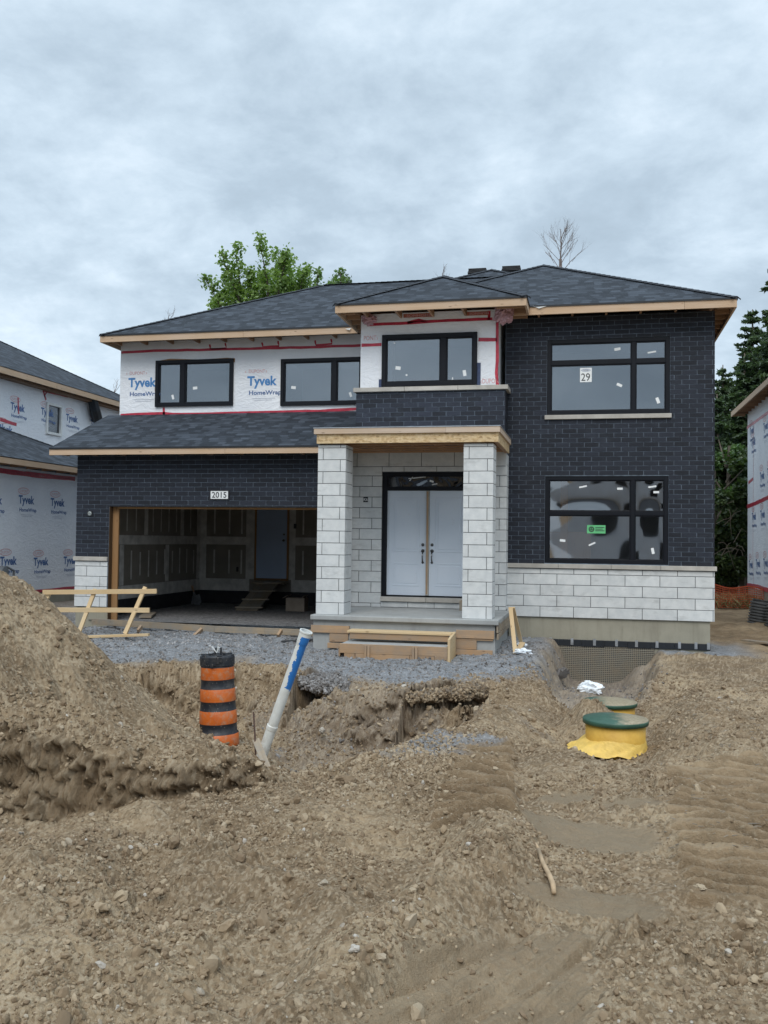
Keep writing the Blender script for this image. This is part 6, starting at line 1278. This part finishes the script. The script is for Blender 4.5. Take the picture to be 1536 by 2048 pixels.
def scatter(name, P, R, tone_, mat, sub, seed, sink=.25, flat=1., label=None, cat=None, smooth=False):
    r = np.random.default_rng(seed); B, F = variants(sub, 10, seed, flat); n = len(P); v = r.integers(0, 10, n); a = r.random(n)*2*np.pi; tl = r.normal(size=(n, 2))*(.35 if flat < .6 else .6)
    ca, sa = np.cos(a), np.sin(a); X = B[v]*R[:, None, None]
    x = X[..., 0]*ca[:, None]-X[..., 1]*sa[:, None]; y = X[..., 0]*sa[:, None]+X[..., 1]*ca[:, None]; z = X[..., 2]
    z2 = z+x*tl[:, :1]; x2 = x-z*tl[:, :1]; z3 = z2+y*tl[:, 1:]; y2 = y-z2*tl[:, 1:]
    V = np.stack([x2+P[:, :1], y2+P[:, 1:2], z3+P[:, 2:3]+R[:, None]*(.5*flat-sink)], -1).reshape(-1, 3); m = B.shape[1]
    Fa = (F[None]+(np.arange(n)*m)[:, None, None]).reshape(-1, 3)
    o = npmesh(name, V, Fa, mat, attrs={'tone': np.repeat(tone_, m)}, smooth=smooth)
    return tag(o, label, cat, kind='stuff')
def rockm(name, cols, sc=30):
    t = NT(name); o = t.tc(); cr = t.n('ShaderNodeValToRGB'); t.l(t.attr('tone'), cr.inputs[0]); el_ = cr.color_ramp.elements
    el_[0].position = cols[0][0]; el_[0].color = (*cols[0][1], 1); el_[1].position = cols[-1][0]; el_[1].color = (*cols[-1][1], 1)
    for p, c in cols[1:-1]: e2 = el_.new(p); e2.color = (*c, 1)
    n_ = t.noise(o, sc, 5, .7); c = t.mix(t.rng(n_, .3, .7, .0, .5), cr.outputs[0], (.22, .165, .11)); c = t.mix(t.rng(t.noise(o, 5, 4), .4, .7, 0, .25), c, (.13, .10, .07))
    return t.fin(c, .92, t.bump(n_, .5, .006), spec=.25)
M['rock'] = rockm('field_stone_and_clod', [(0, (.17, .118, .072)), (.45, (.30, .222, .14)), (.75, (.42, .335, .23)), (.9, (.37, .32, .25)), (1, (.50, .47, .42))])
M['grav'] = rockm('crushed_limestone', [(0, (.10, .105, .115)), (.4, (.20, .205, .215)), (.75, (.31, .315, .33)), (1, (.50, .51, .53))], 45)
def area(n, d0, d1, a0, a1, r): D = np.sqrt(r.random(n)*(d1*d1-d0*d0)+d0*d0); A = np.radians(r.uniform(a0, a1, n)); return D*np.sin(A), D*np.cos(A)
def weights(x, y):
    tl, tr, wet, smo, gy = zones(x, y); rough = 1-np.maximum.reduce([tl*.88, tr*.93, wet*.98, smo*.9])
    clump = np.clip(.12+1.5*(fbm(x*1.1, y*1.1, 91, 3)+.38), .10, 1.3)*(1-.75*ss(1.2, .7, np.hypot((x+1.7)/.75, (y-6.5)/.6)+.3*fbm(x*2, y*2, 94, 2)))
    left = ss(-.3, -.9, x+.15*(y-5)); w = rough*clump*(.55+.55*left)
    r_ = np.hypot(x+6.68, y-7.73); w = w*(1-.75*ss(2.7, 1.6, r_)); w = np.clip(w, 0, 1)*ss(.9, .2, gy); hol = ss(0, .4, polydist(x, y, SOUTH))*ss(-.2, .1, bank(x)-y)*ss(9, 10, y); hol = np.maximum(hol, .8*ss(-.45, -.1, polydist(x, y, PIT))*ss(17.6, 17.3, y)); return np.maximum(w, hol), gy
rg = np.random.default_rng(12)
for nm, N, d0, d1, rmin, rmax, pw, sub, lab, sd in (('fine_crumbs', 50000, 2.6, 8.5, .0045, .0125, 1.6, 0, 'fine soil crumbs and pebbles over the churned foreground', 1), ('soil_clods', 52000, 2.6, 14.5, .008, .024, 2.4, 1, 'small clods and stones covering the dug soil and the spoil pile', 2), ('field_stones', 2400, 2.8, 14, .020, .042, 2.6, 1, 'fist-sized stones and clods scattered over the dug soil', 3)):
    x, y = area(N, d0, d1, -44, 20, rg); w, gy = weights(x, y); k = rg.random(N) < w; x, y = x[k], y[k]; z = height(x, y); R = rmin+(rmax-rmin)*rg.random(len(x))**pw
    t = np.clip(rg.random(len(x))**1.5*.85+.12*fbm(x*.7, y*.7, 97, 2)+(rg.random(len(x)) > .96)*.35, 0, 1)
    scatter(nm, np.stack([x, y, z], -1), R, t, M['rock'], sub, sd, label=lab, cat='stones')
# crushed stone on the garage pad and pockets in the hollow
N = 34000; x = rg.uniform(-10.5, 3.2, N); y = rg.uniform(8, 18.2, N); _, _, _, _, gy = zones(x, y); k = (rg.random(N) < gy*1.0) & ~((x > -4.6) & (x < -1.5) & (y > 15.2)) & ~((y > 17.0) & (x < 3) & (x > -10)) ; x, y = x[k], y[k]; R = .010+.020*rg.random(len(x))**2
white = np.exp(-((x+6.8)/1.6)**2-((y-15.3)/1.0)**2)*.35; scatter('crushed_stone', np.stack([x, y, height(x, y)], -1), R, np.clip(rg.random(len(x))*.8+white, 0, 1), M['grav'], 0, 6, label='blue-grey crushed stone spread in front of the garage and porch', cat='gravel', flat=.6)
N = 3600; x, y = rg.normal(-1.95, .45, N), rg.normal(8.7, .85, N); R = .008+.020*rg.random(N)**2.5; scatter('pale_stones', np.stack([x, y, height(x, y)], -1), R, np.clip(.3+rg.random(N)*.6, 0, 1), M['rock'], 0, 8, label='pale grey crushed stones spilled on the near edge of the hollow', cat='gravel')
# overhanging crust of the garage pad above the undercut bank
def crust(x0, x1, gk):
    n = 320; xs = np.linspace(x0, x1, n); b = bank(xs); pf = [(1.0, -.02), (.6, .0), (.3, .012), (.12, .01), (0, -.01), (-.06, -.05), (-.07, -.10), (-.03, -.16), (.06, -.19), (.2, -.22), (.5, -.26), (1.0, -.34)]; f2 = []
    for (a, c), (a2, c2) in zip(pf[:-1], pf[1:]):
        for q in np.arange(0, 1, .2): f2.append((a+(a2-a)*q, c+(c2-c)*q))
    f2.append(pf[-1]); m = len(f2); f = (xs-x0)/(x1-x0); edge = ss(0, .16, f)*ss(1, .84, f); V = []
    zt0 = height(xs, b+.75, False)
    for (a, c) in f2:
        front = ss(.6, .0, a); lip = .12*pn(xs*2.3, xs*0+1, 71)+.07*pn(xs*7, xs*0+c*12, 72)+.05*pn(xs*17, xs*0+c*30, 73); y = b+a-front*(.03+lip)+(1-edge)*.25
        z = zt0-.03*front+c*(.85+.5*pn(xs*1.1, xs*0+5, 74))-.01+.035*pn(xs*9, xs*0+a*9+c*8, 75)+.03*pn(xs*24, xs*0+a*24+c*20, 76)-(1-edge)*.22; V.append(np.stack([xs, y, z], -1))
    V = np.stack(V, 0); idx = np.arange(m*n).reshape(m, n); F = np.stack([idx[:-1, :-1], idx[1:, :-1], idx[1:, 1:], idx[:-1, 1:]], -1).reshape(-1, 4); gv = np.repeat(np.array([.85 if c > -.10 else .25 for a, c in f2]), n)*gk
    o = npmesh('ground_ledge', V.reshape(-1, 3), F, M['soil'], attrs={'gravel': gv, 'wet': gv*0, 'cut': (1-gv)*.6, 'lump': rg.random(m*n)}, smooth=True); tag(o, kind='structure')
    q = V[:int(m*.62)].reshape(-1, 3); q = q[rg.integers(0, len(q), 2600)]; return q+rg.normal(size=q.shape)*.01
Q = crust(-4.15, -2.9, 1.); Q2 = crust(-2.45, -1.15, .25)[:1500]; scatter('clay_ledge_clods', Q2-np.array([0, 0, .008]), .009+.02*rg.random(len(Q2))**2, rg.random(len(Q2))*.8, M['rock'], 0, 10, label='brown clods stuck along the broken clay ledge below the right side of the porch', cat='clods'); scatter('ledge_stones', Q-np.array([0, 0, .008]), .010+.022*rg.random(len(Q))**2, np.clip(rg.random(len(Q))*.75, 0, 1), M['grav'], 0, 9, label='crushed stone bedded in the undercut ledge below the left side of the porch', cat='gravel')
# single stones one can pick out
def stone(label, px, py, R, t, seed, flat=1., sq=(1, 1, 1)):
    p = ground_pt(px, py); R = R*.68; B, F = variants(3, 10, seed, flat); V = B[seed % 10]*R*np.array(sq); r = np.random.default_rng(seed); n_ = .05*R; V = V+np.stack([pn(V[:, 1]*40, V[:, 2]*40, 3), pn(V[:, 0]*40, V[:, 2]*40, 4), pn(V[:, 0]*40, V[:, 1]*40, 5)], -1)*n_*3
    a = r.random()*6; c, s = math.cos(a), math.sin(a); V = V@np.array([[c, s, 0], [-s, c, 0], [0, 0, 1]]); V = V+np.array([p.x, p.y, p.z+R*.28*flat*sq[2]])
    o = npmesh('stone', V, F, M['rock'], root=tuple(p), attrs={'tone': np.full(len(V), t)}, smooth=True); tag(o, label, 'stone', 'single stones lying on the dug soil')
for a in (('rounded grey-brown stone, largest of the cluster at the lower left', 203, 1818, .062, .62, 1), ('reddish-brown flat-topped stone left of the rounded one in the cluster', 152, 1812, .075, .42, 2, .8), ('dark clod at the left foot of the stone cluster', 122, 1835, .05, .2, 3), ('small brown clod at the right foot of the stone cluster', 156, 1848, .045, .25, 4), ('rounded pale stone standing on end at the left photo edge', 11, 1768, .04, .95, 5, 1.2, (.7, .7, 1.3)),
    ('angular brown stone above the middle of the rubble slope', 318, 1788, .05, .5, 6), ('light tan pebble alone on the bare brown soil left of the berm', 648, 1770, .042, .9, 7), ('grey flattish stone at the far lower left', 245, 1928, .048, .6, 8, .7), ('pale rounded stone low on the rubble slope', 400, 1988, .036, .92, 9), ('brown lumpy clod just above the pale rounded stone', 402, 1950, .055, .35, 10),
    ('blue-grey stone in the rubble right of the lumpy clod', 515, 1950, .04, .8, 11), ('pale flat stone beside the end of the bent branch, at the track edge', 1018, 1847, .045, .93, 12, .5), ('nearly white stone low on the berm slope beside the wheel track', 710, 1900, .035, 1., 13, .7), ('flat slab-like stone tilted on the right side of the foreground', 1402, 1777, .06, .75, 14, .5, (1.3, .8, 1)), ('dark brown boulder-like clod on the mud flat in front of the hollow', 694, 1567, .115, .08, 15), ('small reddish stone on the mud flat beside the boulder-like clod', 642, 1579, .04, .4, 16),
    ('pale stone standing on end in the hollow, right of the white pipe', 643, 1465, .075, .97, 17, 1.1, (.8, .8, 1.2)), ('cream stone just right of the pale standing stone in the hollow', 655, 1478, .06, .9, 18), ('grey stone at the right edge of the foreground rubble', 1510, 1965, .05, .7, 19), ('grey-brown stone between the track and the right photo edge', 1420, 1928, .05, .55, 20, .7)): stone(*a)
p = at(1120, 1340, 16.2); B, F = variants(3, 10, 33, .5); V = B[3]*np.array([.16, .24, .30]); V = V@np.array(Matrix.Rotation(-.55, 3, 'Y')).T; V = V+np.array([p.x, p.y, -2.22]); o = npmesh('asphalt_slab', V, F, M['grav'], root=(p.x, p.y, -2.3), attrs={'tone': np.full(len(V), .12)}); tag(o, 'dark broken slab standing on edge at the left side of the pit', 'slab')
